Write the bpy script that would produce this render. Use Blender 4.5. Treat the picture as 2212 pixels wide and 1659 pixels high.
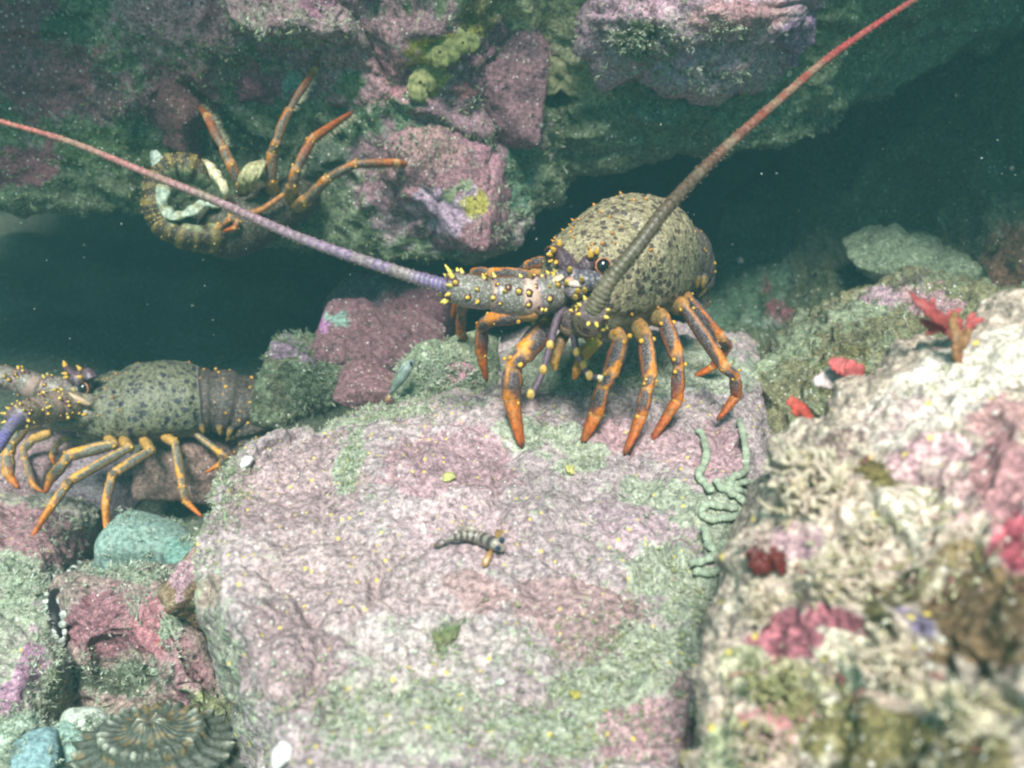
import bpy, math, random
import numpy as np
from mathutils import Vector, Matrix

for o in list(bpy.data.objects):
    bpy.data.objects.remove(o)
SC = bpy.context.scene
COL = SC.collection
R = math.radians

# ------------------------------------------------------------------ camera
CAM = Vector((0, 0, .7))
PITCH, LENS = 25.0, 35.0
WF = 36.0 / LENS
cam = bpy.data.cameras.new('camera')
co = bpy.data.objects.new('camera', cam)
COL.objects.link(co)
co.location = CAM
co.rotation_euler = (R(90 - PITCH), 0, 0)
cam.lens = LENS
cam.sensor_width = 36
cam.clip_start = .01
cam.clip_end = 100
cam.dof.use_dof = True
cam.dof.focus_distance = .88
cam.dof.aperture_fstop = 6.0
SC.camera = co

# ------------------------------------------------------------------ light
SUN = Vector((-.02, -.56, .84)).normalized()
w = bpy.data.worlds.new('World')
SC.world = w
w.use_nodes = True
nt = w.node_tree
bg = nt.nodes['Background']
sky = nt.nodes.new('ShaderNodeTexSky')
sky.sky_type = 'NISHITA'
sky.sun_disc = False
sky.sun_elevation = math.asin(SUN.z)
sky.sun_rotation = math.atan2(SUN.x, SUN.y)
mul = nt.nodes.new('ShaderNodeMix')
mul.data_type = 'RGBA'
mul.blend_type = 'MULTIPLY'
mul.inputs[0].default_value = 1
mul.inputs[7].default_value = (.45, 1.0, .72, 1)      # daylight filtered by green water
nt.links.new(sky.outputs[0], mul.inputs[6])
nt.links.new(mul.outputs[2], bg.inputs[0])
bg.inputs[1].default_value = .09
sl = bpy.data.lights.new('sun', 'SUN')
sl.energy = 4.6
sl.angle = R(16)
sl.color = (1, .975, .92)
so = bpy.data.objects.new('sun', sl)
COL.objects.link(so)
so.location = (1, -2, 4)
so.rotation_euler = SUN.to_track_quat('Z', 'Y').to_euler()
SC.view_settings.view_transform = 'Standard'
SC.view_settings.look = 'None'
SC.view_settings.gamma = 1
SC.view_settings.exposure = .82
SC.render.engine = 'CYCLES'
SC.cycles.use_denoising = True
SC.cycles.filter_width = 2.3
SC.cycles.max_bounces = 6
SC.cycles.volume_bounces = 1
SC.cycles.caustics_reflective = False
SC.cycles.caustics_refractive = False

# ------------------------------------------------------------------ measuring
CX = Vector((1, 0, 0))
CF = Vector((0, math.cos(R(PITCH)), -math.sin(R(PITCH))))
CU = Vector((0, math.sin(R(PITCH)), math.cos(R(PITCH))))
PXW, PXH = 2212., 1659.


def ray(px, py):
    return CX * ((px - PXW / 2) / PXW * WF) + CU * (-(py - PXH / 2) / PXW * WF) + CF


def D(px, py, d):
    return CAM + ray(px, py) * d


def G(px, py, z):
    r = ray(px, py)
    return CAM + r * ((z - CAM.z) / r.z)


def proj(V):
    V = np.asarray(V, float) - np.array(CAM)
    d = V @ np.array(CF)
    return (V @ np.array(CX)) / d / WF * PXW + PXW / 2, -(V @ np.array(CU)) / d / WF * PXW + PXH / 2, d


# ------------------------------------------------------------------ numpy noise
def _hash(ix, iy, iz, k=0):
    h = (ix.astype(np.int64) * 374761393 + iy.astype(np.int64) * 668265263 + iz.astype(np.int64) * 2147483647 + k * 974634773) & 0xffffffff
    h = ((h ^ (h >> 13)) * 1274126177) & 0xffffffff
    h = ((h ^ (h >> 16)) * 2246822519) & 0xffffffff
    return ((h ^ (h >> 15)) & 0xffffff) / float(0xffffff)


def vnoise(P, k=0):
    P = np.asarray(P, float)
    i = np.floor(P)
    f = P - i
    f = f * f * f * (f * (f * 6 - 15) + 10)
    out = 0
    for a in (0, 1):
        for b in (0, 1):
            for c in (0, 1):
                wgt = (f[:, 0] if a else 1 - f[:, 0]) * (f[:, 1] if b else 1 - f[:, 1]) * (f[:, 2] if c else 1 - f[:, 2])
                out = out + wgt * _hash(i[:, 0] + a, i[:, 1] + b, i[:, 2] + c, k)
    return out * 2 - 1


ROT = np.array([[.36, .48, -.8], [-.8, .6, 0], [.48, .64, .6]])


def fbm(P, s, o=4, k=0, g=.5):
    P = np.asarray(P, float) * s
    out, a = 0, 1.
    for j in range(o):
        out = out + a * vnoise(P, k + j)
        P = P @ ROT * 2.03 + 7.1
        a *= g
    return out


def worley(P, s, k=0):
    P = np.asarray(P, float) * s
    i = np.floor(P)
    f1 = np.full(len(P), 9.)
    f2 = np.full(len(P), 9.)
    for a in (-1, 0, 1):
        for b in (-1, 0, 1):
            for c in (-1, 0, 1):
                j = i + np.array([a, b, c])
                q = j + np.stack([_hash(j[:, 0], j[:, 1], j[:, 2], k + m) for m in (0, 1, 2)], 1)
                d = np.linalg.norm(q - P, axis=1)
                f2 = np.minimum(f2, np.maximum(f1, d))
                f1 = np.minimum(f1, d)
    return f1, f2


# ------------------------------------------------------------------ objects
def mk(name, V, F, mat, col=None, parent=None, smooth=True, origin=None):
    me = bpy.data.meshes.new(name)
    V = np.asarray(V, float)
    if origin is None:
        origin = np.array([(V[:, 0].min() + V[:, 0].max()) / 2, (V[:, 1].min() + V[:, 1].max()) / 2, V[:, 2].min()])
    if parent is not None:
        origin = np.zeros(3)
        q = parent
        while q is not None:
            origin = origin + np.array(q.location)
            q = q.parent
    me.from_pydata((V - origin).tolist(), [], [list(map(int, f)) for f in F])
    if smooth:
        me.polygons.foreach_set('use_smooth', [True] * len(me.polygons))
    if col is not None:
        a = me.color_attributes.new('Col', 'FLOAT_COLOR', 'POINT')
        c = np.ones((len(V), 4))
        col = np.asarray(col, float)
        c[:, :col.shape[1]] = col
        a.data.foreach_set('color', c.ravel())
    me.materials.append(mat)
    me.update()
    o = bpy.data.objects.new(name, me)
    COL.objects.link(o)
    if parent is not None:
        o.parent = parent
    else:
        o.location = origin
    return o


def tag(o, label=None, cat=None, group=None, kind=None):
    if label:
        o['label'] = label
    if cat:
        o['category'] = cat
    if group:
        o['group'] = group
    if kind:
        o['kind'] = kind
    return o


def empty(name, loc):
    o = bpy.data.objects.new(name, None)
    o.empty_display_size = .03
    COL.objects.link(o)
    o.location = loc
    bpy.context.view_layer.update()
    return o


class MB:
    def __init__(s):
        s.V, s.F, s.C, s.n = [], [], [], 0

    def add(s, V, F, C):
        V = np.asarray(V, float)
        C = np.asarray(C, float)
        if C.ndim == 1:
            C = np.tile(C, (len(V), 1))
        s.V.append(V)
        s.F += [[i + s.n for i in f] for f in F]
        s.C.append(C)
        s.n += len(V)

    def tube(s, P, rad, sides=12, up=(0, 0, 1), col=None, ends=True):
        """swept tube; rad = list of radii or (a,b) pairs; col(u,v,i) -> rgba, or one rgba."""
        P = [Vector(p) for p in P]
        n = len(P)
        up = Vector(up)
        V, C, F = [], [], []
        lastN = None
        for i, p in enumerate(P):
            T = (P[min(i + 1, n - 1)] - P[max(i - 1, 0)]).normalized()
            N = up - T * up.dot(T)
            if N.length < .05 and lastN is not None:
                N = lastN - T * lastN.dot(T)
            N.normalize()
            lastN = N
            B = T.cross(N)
            r = rad[i]
            a, b = r if isinstance(r, (tuple, list)) else (r, r)
            for j in range(sides):
                t = 2 * math.pi * j / sides
                V.append(p + N * (a * math.cos(t)) + B * (b * math.sin(t)))
                C.append(col(j / sides, i / (n - 1), i) if callable(col) else col)
        for i in range(n - 1):
            for j in range(sides):
                k = (j + 1) % sides
                F.append((i * sides + j, i * sides + k, (i + 1) * sides + k, (i + 1) * sides + j))
        if ends:
            F.append(tuple(range(sides - 1, -1, -1)))
            F.append(tuple((n - 1) * sides + j for j in range(sides)))
        s.add([tuple(v) for v in V], F, C)

    def ball(s, c, r, col, M=None, nu=8, nv=6):
        c = Vector(c)
        r = Vector(r if isinstance(r, (tuple, list, Vector)) else (r, r, r))
        V, F = [], []
        for i in range(nv + 1):
            th = math.pi * i / nv
            for j in range(nu):
                ph = 2 * math.pi * j / nu
                q = Vector((math.sin(th) * math.cos(ph) * r.x, math.sin(th) * math.sin(ph) * r.y, math.cos(th) * r.z))
                V.append(tuple(c + (M @ q if M else q)))
        for i in range(nv):
            for j in range(nu):
                k = (j + 1) % nu
                F.append((i * nu + j, (i + 1) * nu + j, (i + 1) * nu + k, i * nu + k))
        s.add(V, F, col)

    def spine(s, p, d, L, r, c0, c1, sides=7):
        p, d = Vector(p), Vector(d).normalized()
        up = Vector((0, 0, 1)) if abs(d.z) < .9 else Vector((1, 0, 0))
        s.tube([p - d * r * .4, p + d * L * .3, p + d * L * .7, p + d * L], [r, r * .85, r * .5, r * .12], sides, up,
               lambda u, v, i: c0 if i == 0 else c1)

    def build(s, name, mat, parent=None, **kw):
        return mk(name, np.concatenate(s.V), s.F, mat, np.concatenate(s.C), parent, **kw)


# ------------------------------------------------------------------ materials
def new_mat(name):
    m = bpy.data.materials.new(name)
    m.use_nodes = True
    return m, m.node_tree, m.node_tree.nodes['Principled BSDF']


class N:
    def __init__(s, nt):
        s.t = nt

    def n(s, typ, **kw):
        x = s.t.nodes.new('ShaderNode' + typ)
        for k, v in kw.items():
            setattr(x, k, v)
        return x

    def put(s, sock, v):
        if hasattr(v, 'is_output'):
            s.t.links.new(v, sock)
        else:
            sock.default_value = v

    def noise(s, scale, detail=3, vec=None, rough=.6):
        x = s.n('TexNoise')
        x.inputs['Scale'].default_value = scale
        x.inputs['Detail'].default_value = detail
        x.inputs['Roughness'].default_value = rough
        if vec is not None:
            s.put(x.inputs['Vector'], vec)
        return x.outputs['Fac']

    def vor(s, scale, vec=None, feature='F1', rand=1.):
        x = s.n('TexVoronoi', feature=feature)
        x.inputs['Scale'].default_value = scale
        x.inputs['Randomness'].default_value = rand
        if vec is not None:
            s.put(x.inputs['Vector'], vec)
        return x

    def ramp(s, v, a, b, lo=0., hi=1.):
        x = s.n('MapRange', interpolation_type='SMOOTHSTEP')
        s.put(x.inputs[0], v)
        x.inputs[1].default_value = a
        x.inputs[2].default_value = b
        x.inputs[3].default_value = lo
        x.inputs[4].default_value = hi
        return x.outputs[0]

    def math(s, op, a, b=0.):
        x = s.n('Math', operation=op)
        s.put(x.inputs[0], a)
        s.put(x.inputs[1], b)
        return x.outputs[0]

    def mix(s, f, a, b, mode='MIX'):
        x = s.n('Mix', data_type='RGBA', blend_type=mode)
        s.put(x.inputs[0], f)
        s.put(x.inputs[6], a)
        s.put(x.inputs[7], b)
        return x.outputs[2]

    def attr(s):
        x = s.n('Attribute')
        x.attribute_name = 'Col'
        return x

    def coord(s):
        return s.n('TexCoord').outputs['Object']

    def bump(s, h, strength, dist, nrm=None):
        x = s.n('Bump')
        x.inputs['Strength'].default_value = strength
        x.inputs['Distance'].default_value = dist
        s.put(x.inputs['Height'], h)
        if nrm is not None:
            s.put(x.inputs['Normal'], nrm)
        return x.outputs[0]


def c4(c, a=1):
    return (c[0], c[1], c[2], a)


def rock_mat(name, turf=(.22, .27, .17), tmix=.5, ydots=0., specks=.5, grain=1., coarse=1., yscale=120., bump=1., pits=.7):
    m, t, p = new_mat(name)
    q = N(t)
    P = q.coord()
    a = q.attr()
    n1 = q.noise(55 * coarse, 5, P)
    n2 = q.noise(230 * coarse, 4, P)
    n3 = q.noise(620 * coarse, 3, P)
    c = a.outputs['Color']
    al = a.outputs['Alpha']                      # how much turf grows there
    thr = q.math('ADD', n1, q.math('MULTIPLY', q.math('SUBTRACT', al, .5), .55))
    thr = q.math('ADD', thr, q.math('MULTIPLY', q.math('SUBTRACT', n2, .5), .35))
    c = q.mix(q.math('MULTIPLY', q.ramp(thr, .5, .64), tmix), c, c4(turf))
    # tonal mottling of the crusts
    c = q.mix(1., c, q.mix(q.ramp(n2, .3, .72), (.5, .5, .52, 1), (1.4, 1.38, 1.36, 1)), 'MULTIPLY')
    c = q.mix(.8 * grain, c, q.mix(q.ramp(n3, .35, .66), (.55, .55, .55, 1), (1.5, 1.5, 1.48, 1)), 'MULTIPLY')
    # pale chips
    v = q.vor(260 * coarse, P)
    rnd = q.n('SeparateColor')
    q.put(rnd.inputs[0], v.outputs['Color'])
    chip = q.math('MULTIPLY', q.ramp(v.outputs['Distance'], .34, .2), q.ramp(rnd.outputs[0], 1 - .3 * specks, 1 - .22 * specks))
    c = q.mix(chip, c, (.66, .62, .56, 1))
    # dark pits
    v3 = q.vor(150 * coarse, P)
    r3 = q.n('SeparateColor')
    q.put(r3.inputs[0], v3.outputs['Color'])
    pit = q.math('MULTIPLY', q.ramp(v3.outputs['Distance'], .42, .22), q.ramp(r3.outputs[1], .78, .84))
    c = q.mix(q.math('MULTIPLY', pit, pits), c, (.05, .045, .04, 1))
    if ydots:
        v2 = q.vor(yscale, P)
        r2 = q.n('SeparateColor')
        q.put(r2.inputs[0], v2.outputs['Color'])
        big = q.noise(9, 2, P)
        dens = q.math('MULTIPLY', q.ramp(big, .36, .56), ydots)
        keep = q.math('GREATER_THAN', dens, r2.outputs[0])
        dot = q.math('MULTIPLY', q.ramp(v2.outputs['Distance'], .22, .13), keep)
        c = q.mix(dot, c, (.70, .54, .14, 1))
    q.put(p.inputs['Base Color'], c)
    p.inputs['Roughness'].default_value = .85
    p.inputs['Specular IOR Level'].default_value = .22
    b = q.bump(n1, .5 * bump, .006)
    b = q.bump(n2, .8 * bump, .003, b)
    b = q.bump(n3, .7 * bump, .0012, b)
    b = q.bump(q.math('SUBTRACT', chip, pit), .5, .001, b)
    q.put(p.inputs['Normal'], b)
    return m


def vcol_mat(name, rough=.5, spec=.4, speck=None, dots=700, bump=.3, bscale=500, hue=0.25):
    """vertex colours; alpha 1 takes a fine net of pale dots (speck colour)."""
    m, t, p = new_mat(name)
    q = N(t)
    P = q.coord()
    a = q.attr()
    c = a.outputs['Color']
    n = q.noise(bscale, 3, P)
    if speck:
        v = q.vor(dots, P)
        f = q.math('MULTIPLY', q.ramp(v.outputs['Distance'], .48, .3), a.outputs['Alpha'])
        c = q.mix(q.math('MULTIPLY', f, .8), c, c4(speck))
    c = q.mix(1., c, q.mix(q.ramp(n, .3, .7), (1 - hue * 1.4, 1 - hue * 1.4, 1 - hue * 1.4, 1), (1 + hue, 1 + hue, 1 + hue, 1)), 'MULTIPLY')
    q.put(p.inputs['Base Color'], c)
    p.inputs['Roughness'].default_value = rough
    p.inputs['Specular IOR Level'].default_value = spec
    q.put(p.inputs['Normal'], q.bump(n, bump, .0008))
    return m


def carapace_mat(name, base, base2, blotch, dens=.5, scale=105):
    m, t, p = new_mat(name)
    q = N(t)
    P = q.coord()
    a = q.attr()
    wob = q.n('Mix', data_type='VECTOR')
    wob.inputs[0].default_value = .003
    nz = q.n('TexNoise')
    nz.inputs['Scale'].default_value = 190
    q.put(nz.inputs['Vector'], P)
    q.put(wob.inputs[4], P)
    q.put(wob.inputs[5], nz.outputs['Color'])
    PV = wob.outputs[1]
    n = q.noise(480, 3, P)
    n2 = q.noise(120, 2, P)
    n4 = q.noise(210, 4, P)
    c = q.mix(q.ramp(n, .40, .60), c4(base2), c4(base))
    c = q.mix(.75, c, q.mix(q.ramp(n4, .36, .62), (.5, .47, .45, 1), (1.3, 1.28, 1.2, 1)), 'MULTIPLY')
    v = q.vor(scale, PV)
    r = q.n('SeparateColor')
    q.put(r.inputs[0], v.outputs['Color'])
    size = q.math('ADD', q.math('MULTIPLY', r.outputs[0], .26), .19)
    d = q.math('SUBTRACT', v.outputs['Distance'], size)
    spot = q.ramp(d, .06, -.03)
    spot = q.math('MULTIPLY', spot, q.ramp(r.outputs[1], .9 - dens, 1 - dens))
    v2 = q.vor(scale * 2.1, PV)
    r2 = q.n('SeparateColor')
    q.put(r2.inputs[0], v2.outputs['Color'])
    spot2 = q.math('MULTIPLY', q.ramp(v2.outputs['Distance'], .40, .28), q.ramp(r2.outputs[1], .42, .48))
    spot = q.math('MAXIMUM', spot, q.math('MULTIPLY', spot2, .8))
    c = q.mix(q.math('MULTIPLY', spot, .84), c, c4(blotch))
    c = q.mix(a.outputs['Alpha'], q.mix(1., c, a.outputs['Color'], 'MULTIPLY'), a.outputs['Color'])
    q.put(p.inputs['Base Color'], c)
    p.inputs['Roughness'].default_value = .5
    p.inputs['Specular IOR Level'].default_value = .4
    vb = q.vor(330, P)
    b = q.bump(q.math('SUBTRACT', 1., vb.outputs['Distance']), .45, .0016)
    b = q.bump(n, .5, .0012, b)
    q.put(p.inputs['Normal'], b)
    return m


def plain(name, col, rough=.6, spec=.4, var=.25, scale=300, bump=.3):
    m, t, p = new_mat(name)
    q = N(t)
    n = q.noise(scale, 4, q.coord())
    lo = [c * (1 - var) for c in col]
    hi = [c * (1 + var) for c in col]
    q.put(p.inputs['Base Color'], q.mix(q.ramp(n, .3, .7), c4(lo), c4(hi)))
    p.inputs['Roughness'].default_value = rough
    p.inputs['Specular IOR Level'].default_value = spec
    q.put(p.inputs['Normal'], q.bump(n, bump, .001))
    return m


PINK, MAUVE, DPINK = (.40, .19, .22), (.36, .22, .33), (.24, .10, .12)
SILT, TURF, DGREEN, OLIVE = (.36, .44, .33), (.17, .22, .12), (.065, .10, .06), (.17, .15, .07)
CREAM, YEL, SAND, RED = (.60, .55, .43), (.45, .38, .07), (.34, .33, .20), (.38, .06, .07)

M_main = rock_mat('crusted_rock', turf=(.34, .38, .28), tmix=.75, ydots=.55, specks=.7, grain=.6, pits=.4)
M_near = rock_mat('near_rock', turf=(.58, .53, .42), tmix=.5, ydots=.35, specks=.45, coarse=.75, yscale=85, bump=.9, pits=.3)
M_wall = rock_mat('wall_rock', turf=(.17, .22, .14), tmix=.6, specks=.5, coarse=.85)
M_pink = rock_mat('pink_rock', turf=(.22, .26, .18), tmix=.45, specks=.45)
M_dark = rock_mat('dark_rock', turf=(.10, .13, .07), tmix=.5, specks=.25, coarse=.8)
M_turf = vcol_mat('turf', .9, .1, hue=.3)
M_cobr = rock_mat('cobble_rock', turf=(.26, .32, .24), tmix=.4, specks=.08, bump=.4, grain=.5, pits=.12)
M_leg = vcol_mat('leg_shell', .55, .35, speck=(.34, .29, .23), dots=820, hue=.3, bscale=300)
M_shell = vcol_mat('spiny_shell', .42, .5, speck=(.42, .36, .34), dots=420, hue=.2, bscale=420)
M_flag = vcol_mat('antenna_shell', .45, .45, hue=.3, bscale=300)
M_abd = vcol_mat('abdomen_shell', .62, .35, speck=(.20, .16, .12), dots=300, hue=.35, bump=.8, bscale=260)
M_eye = plain('eye_black', (.006, .007, .01), .12, .8, .1)


# ------------------------------------------------------------------ rock builders
def catmull(A, n):
    """A: (k,...) control points -> n samples"""
    A = np.asarray(A, float)
    k = len(A)
    A = np.concatenate([[2 * A[0] - A[1]], A, [2 * A[-1] - A[-2]]])
    t = np.linspace(0, k - 1 - 1e-9, n)
    i = t.astype(int)
    f = (t - i).reshape((-1,) + (1,) * (A.ndim - 1))
    p0, p1, p2, p3 = A[i], A[i + 1], A[i + 2], A[i + 3]
    return .5 * (2 * p1 + (p2 - p0) * f + (2 * p0 - 5 * p1 + 4 * p2 - p3) * f * f + (3 * p1 - p0 - 3 * p2 + p3) * f ** 3)


def paint_cols(V, base, paint, seed, turf=.5, var=.15):
    n = len(V)
    base = np.array(base, float)
    c = np.tile(base, (n, 1))
    a = np.full(n, turf)
    x, y, d = proj(V)
    wx = fbm(V, 28, 4, seed + 5) * 22
    wy = fbm(V, 28, 4, seed + 15) * 22
    fine = fbm(V, 110, 2, seed + 25) * .22
    for it in paint or []:
        (px, py, rx, ry), colr = it[0], it[1]
        rot = R(it[2]) if len(it) > 2 else 0
        tf = it[3] if len(it) > 3 else .25
        dx, dy = x + wx - px, y + wy - py
        u = (dx * math.cos(rot) + dy * math.sin(rot)) / rx
        v = (-dx * math.sin(rot) + dy * math.cos(rot)) / ry
        f = np.clip((1.0 - np.sqrt(u * u + v * v) + fine) / .10, 0, 1)[:, None]
        c = c * (1 - f) + np.array(colr) * f
        rim = (np.clip(f * (1 - f) * 4, 0, 1) ** 1.5) * .45
        c = c * (1 - rim) + np.clip(np.array(colr) * .5 + .30, 0, .7) * rim
        a = a * (1 - f[:, 0]) + tf * f[:, 0]
    c = c * (1 + var * fbm(V, 14, 3, seed + 35))[:, None]
    return np.concatenate([np.clip(c, 0, 1), a[:, None]], 1)


def displace(V, Nn, seed, amp, scale, crack=0., fine=.004):
    d = fbm(V, scale, 4, seed) * amp + fbm(V, 60, 3, seed + 50) * fine
    d += np.maximum(0, fbm(V, 150, 2, seed + 60)) * fine * .5
    if crack:
        q = V + .03 * np.stack([fbm(V, 12, 2, seed + 70 + i) for i in range(3)], 1)
        f1, f2 = worley(q, scale * .9, seed + 80)
        d -= crack * np.exp(-((f2 - f1) / .07) ** 2)
        d += crack * .9 * (0.5 - f1)
    return V + Nn * d[:, None]


def grid_normals(Pg):
    du = np.gradient(Pg, axis=1)
    dv = np.gradient(Pg, axis=0)
    Nn = np.cross(du, dv)
    return Nn / (np.linalg.norm(Nn, axis=2, keepdims=True) + 1e-12)


def patch(name, rows, nu, nv, mat, base, paint=None, seed=1, amp=.012, scale=9, crack=0., fine=.004, back=(0, .2, -.25), turf=.5, flip=False):
    A = np.array([[tuple(p) for p in r] for r in rows])
    Pg = catmull(A, nv)
    Pg = np.swapaxes(catmull(np.swapaxes(Pg, 0, 1), nu), 0, 1)
    Nn = grid_normals(Pg)
    if flip:
        Nn = -Nn
    V = Pg.reshape(-1, 3)
    V = displace(V, Nn.reshape(-1, 3), seed, amp, scale, crack, fine)
    idx = np.arange(nu * nv).reshape(nv, nu)
    F = np.stack([idx[:-1, :-1], idx[:-1, 1:], idx[1:, 1:], idx[1:, :-1]], -1).reshape(-1, 4)
    col = paint_cols(V, base, paint, seed, turf)
    loop = np.concatenate([idx[0, :], idx[1:, -1], idx[-1, ::-1][1:], idx[1:-1, 0][::-1]])
    k = len(V)
    ring = V[loop] * .85 + V[loop].mean(0) * .15 + np.array(back)
    V2 = np.concatenate([V, ring, [ring.mean(0)]])
    m = len(loop)
    F = F.tolist()
    for i in range(m):
        j = (i + 1) % m
        F.append([loop[i], loop[j], k + j, k + i])
        F.append([k + i, k + j, k + m])
    col = np.concatenate([col, np.tile(col[:, :].mean(0), (m + 1, 1))])
    o = mk(name, V2, F, mat, col)
    o['_n'] = k
    Nw = grid_normals(V.reshape(nv, nu, 3)).reshape(-1, 3)
    if flip:
        Nw = -Nw
    del o['_n']
    return o, V, Nw, col[:k]


def ico(n):
    import bmesh
    bm = bmesh.new()
    bmesh.ops.create_icosphere(bm, subdivisions=n, radius=1)
    V = np.array([v.co[:] for v in bm.verts])
    F = [[v.index for v in f.verts] for f in bm.faces]
    bm.free()
    return V, F


ICO = {}


def boulder(name, c, size, mat, base, paint=None, seed=1, rot=0, tilt=(0, 0), faces=9, sharp=10, amp=.006, scale=14, fine=.003, crack=0., sub=6, turf=.5, parent=None):
    if sub not in ICO:
        ICO[sub] = ico(sub)
    U, F = ICO[sub]
    rs = np.random.RandomState(seed * 7 + 3)
    K = rs.normal(size=(faces, 3))
    K /= np.linalg.norm(K, axis=1, keepdims=True)
    K = np.concatenate([K, np.eye(3), -np.eye(3)])
    h = np.concatenate([rs.uniform(.72, .98, faces), np.full(6, 1.)])
    inv = np.maximum(U @ K.T, 0) / h
    r = 1 / (np.sum(inv ** sharp, 1) ** (1 / sharp))
    V = U * r[:, None] * (np.array(size) / 2)
    Mx = np.array(Matrix.Rotation(R(rot), 3, 'Z') @ Matrix.Rotation(R(tilt[0]), 3, 'X') @ Matrix.Rotation(R(tilt[1]), 3, 'Y'))
    V = V @ Mx.T + np.array(c)
    Nn = (U / (np.array(size) / 2)) @ Mx.T
    Nn /= np.linalg.norm(Nn, axis=1, keepdims=True)
    V = displace(V, Nn, seed, amp, scale, crack, fine)
    o = mk(name, V, F, mat, paint_cols(V, base, paint, seed, turf), parent)
    return o, V, Nn, None


RNG = np.random.RandomState(11)


def tufts(name, V, Nn, wgt, count, size, cols, parent, blades=7, spread=1.1, seed=1, width=.11, mat=None, droop=0.):
    """thousands of small tufts of leaf-like blades, one object"""
    size *= .58
    count = int(count * 1.7)
    rs = np.random.RandomState(seed)
    p = np.clip(wgt, 0, None).astype(float)
    if p.sum() <= 0:
        return
    idx = rs.choice(len(V), count, p=p / p.sum())
    B = V[idx] + rs.normal(size=(count, 3)) * .0015
    Nn = Nn[idx]
    nB = count * blades
    Bp = np.repeat(B, blades, 0) + rs.normal(size=(nB, 3)) * size * .18
    d = np.repeat(Nn, blades, 0) + rs.normal(size=(nB, 3)) * spread * .6
    d[:, 2] -= droop
    d /= np.linalg.norm(d, axis=1, keepdims=True)
    L = size * rs.uniform(.4, 1.25, nB) * np.repeat(rs.uniform(.5, 1.3, count), blades)
    s = np.cross(d, rs.normal(size=(nB, 3)))
    s /= np.linalg.norm(s, axis=1, keepdims=True)
    wd = (L * width * rs.uniform(.6, 1.4, nB))[:, None]
    mid = Bp + d * (L * .55)[:, None] + rs.normal(size=(nB, 3)) * (L * .12)[:, None]
    tip = Bp + d * L[:, None] + rs.normal(size=(nB, 3)) * (L * .2)[:, None]
    Vv = np.stack([Bp - s * wd * .5, Bp + s * wd * .5, mid + s * wd, mid - s * wd, tip], 1).reshape(-1, 3)
    k = np.arange(nB)[:, None] * 5
    F = (k + np.array([[0, 1, 2, 3]])).tolist() + (k + np.array([[3, 2, 4]])).tolist()
    cs = np.array(cols)[rs.randint(0, len(cols), count)]
    cs = np.repeat(cs, blades, 0) * rs.uniform(.7, 1.3, (nB, 1))
    c = np.repeat(cs, 5, 0)
    o = mk(name, Vv, F, mat or M_turf, c, parent)
    o['kind'] = 'stuff'
    return o


def inpx(V, boxes):
    x, y, d = proj(V)
    wgt = np.zeros(len(V))
    for (px, py, rx, ry, a) in boxes:
        wgt += a * np.exp(-(((x - px) / rx) ** 2 + ((y - py) / ry) ** 2) * 1.2)
    return wgt


# ================================================================== SETTING
# seabed sheet
gx, gy = np.meshgrid(np.linspace(-4, 4, 170), np.linspace(-2, 4.5, 150))
P0 = np.stack([gx, gy, np.full_like(gx, .03)], -1).reshape(-1, 3)
P0[:, 2] += fbm(P0, 4, 4, 3) * .06 + fbm(P0, 16, 3, 4) * .015
ids = np.arange(170 * 150).reshape(150, 170)
FF = np.stack([ids[:-1, :-1], ids[:-1, 1:], ids[1:, 1:], ids[1:, :-1]], -1).reshape(-1, 4)
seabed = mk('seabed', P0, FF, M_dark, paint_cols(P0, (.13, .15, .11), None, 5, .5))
tag(seabed, 'dim silty seabed running back into the cave', 'seabed', kind='structure')

# back wall of the cave
gx, gz = np.meshgrid(np.linspace(-4, 4, 150), np.linspace(-.1, 2.2, 70))
P1 = np.stack([gx, 2.5 + .0 * gx, gz], -1).reshape(-1, 3)
P1[:, 1] += fbm(P1, 1.6, 4, 8) * .18 + fbm(P1, 8, 3, 9) * .05
ids = np.arange(150 * 70).reshape(70, 150)
FF = np.stack([ids[:-1, :-1], ids[:-1, 1:], ids[1:, 1:], ids[1:, :-1]], -1).reshape(-1, 4)
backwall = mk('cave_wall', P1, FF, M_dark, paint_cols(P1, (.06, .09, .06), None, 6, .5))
tag(backwall, 'dark back wall of the cave under the ledge', 'cave wall', kind='structure')

# overhanging rock wall at the top of the picture
cols_ = [-1500, -700, -200, 50, 250, 420, 600, 780, 950, 1060, 1130, 1210, 1330, 1480, 1640, 1800, 1950, 2150, 2500]  # leftmost columns run out of view, added to block sun from the cave
edge = [420, 400, 400, 425, 450, 470, 490, 525, 560, 540, 470, 380, 330, 300, 310, 290, 180, 80, 20]
wd0 = [.8, .95, 1.02, 1.05, 1.06, 1.07, 1.07, 1.06, 1.04, 1.05, 1.08, 1.10, 1.05, 1.04, 1.04, 1.06, 1.12, 1.2, 1.2]
lip = [.68, .70, .74, .78, .82, .82, .86, .88, .88, .88, .88, .88, .88, .88, .88, .85, .80, .74, .68, .60]  # unseen ledge above the frame, added to shade wall and slope
rows = []
rows.append([Vector((D(x, -700, d).x * 1.1, q + .25, 1.45)) for x, d, q in zip(cols_, wd0, lip)])
rows.append([Vector((D(x, -700, d).x * 1.05, q - .01, 1.20)) for x, d, q in zip(cols_, wd0, lip)])
rows.append([Vector((D(x, -700, d).x, q, 1.03)) for x, d, q in zip(cols_, wd0, lip)])
rows.append([D(x, -700, d - .12) for x, d in zip(cols_, wd0)])
rows.append([D(x, -330, d - .08) for x, d in zip(cols_, wd0)])
rows.append([D(x, min(0, e - 150), d) for x, d, e in zip(cols_, wd0, edge)])
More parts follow.
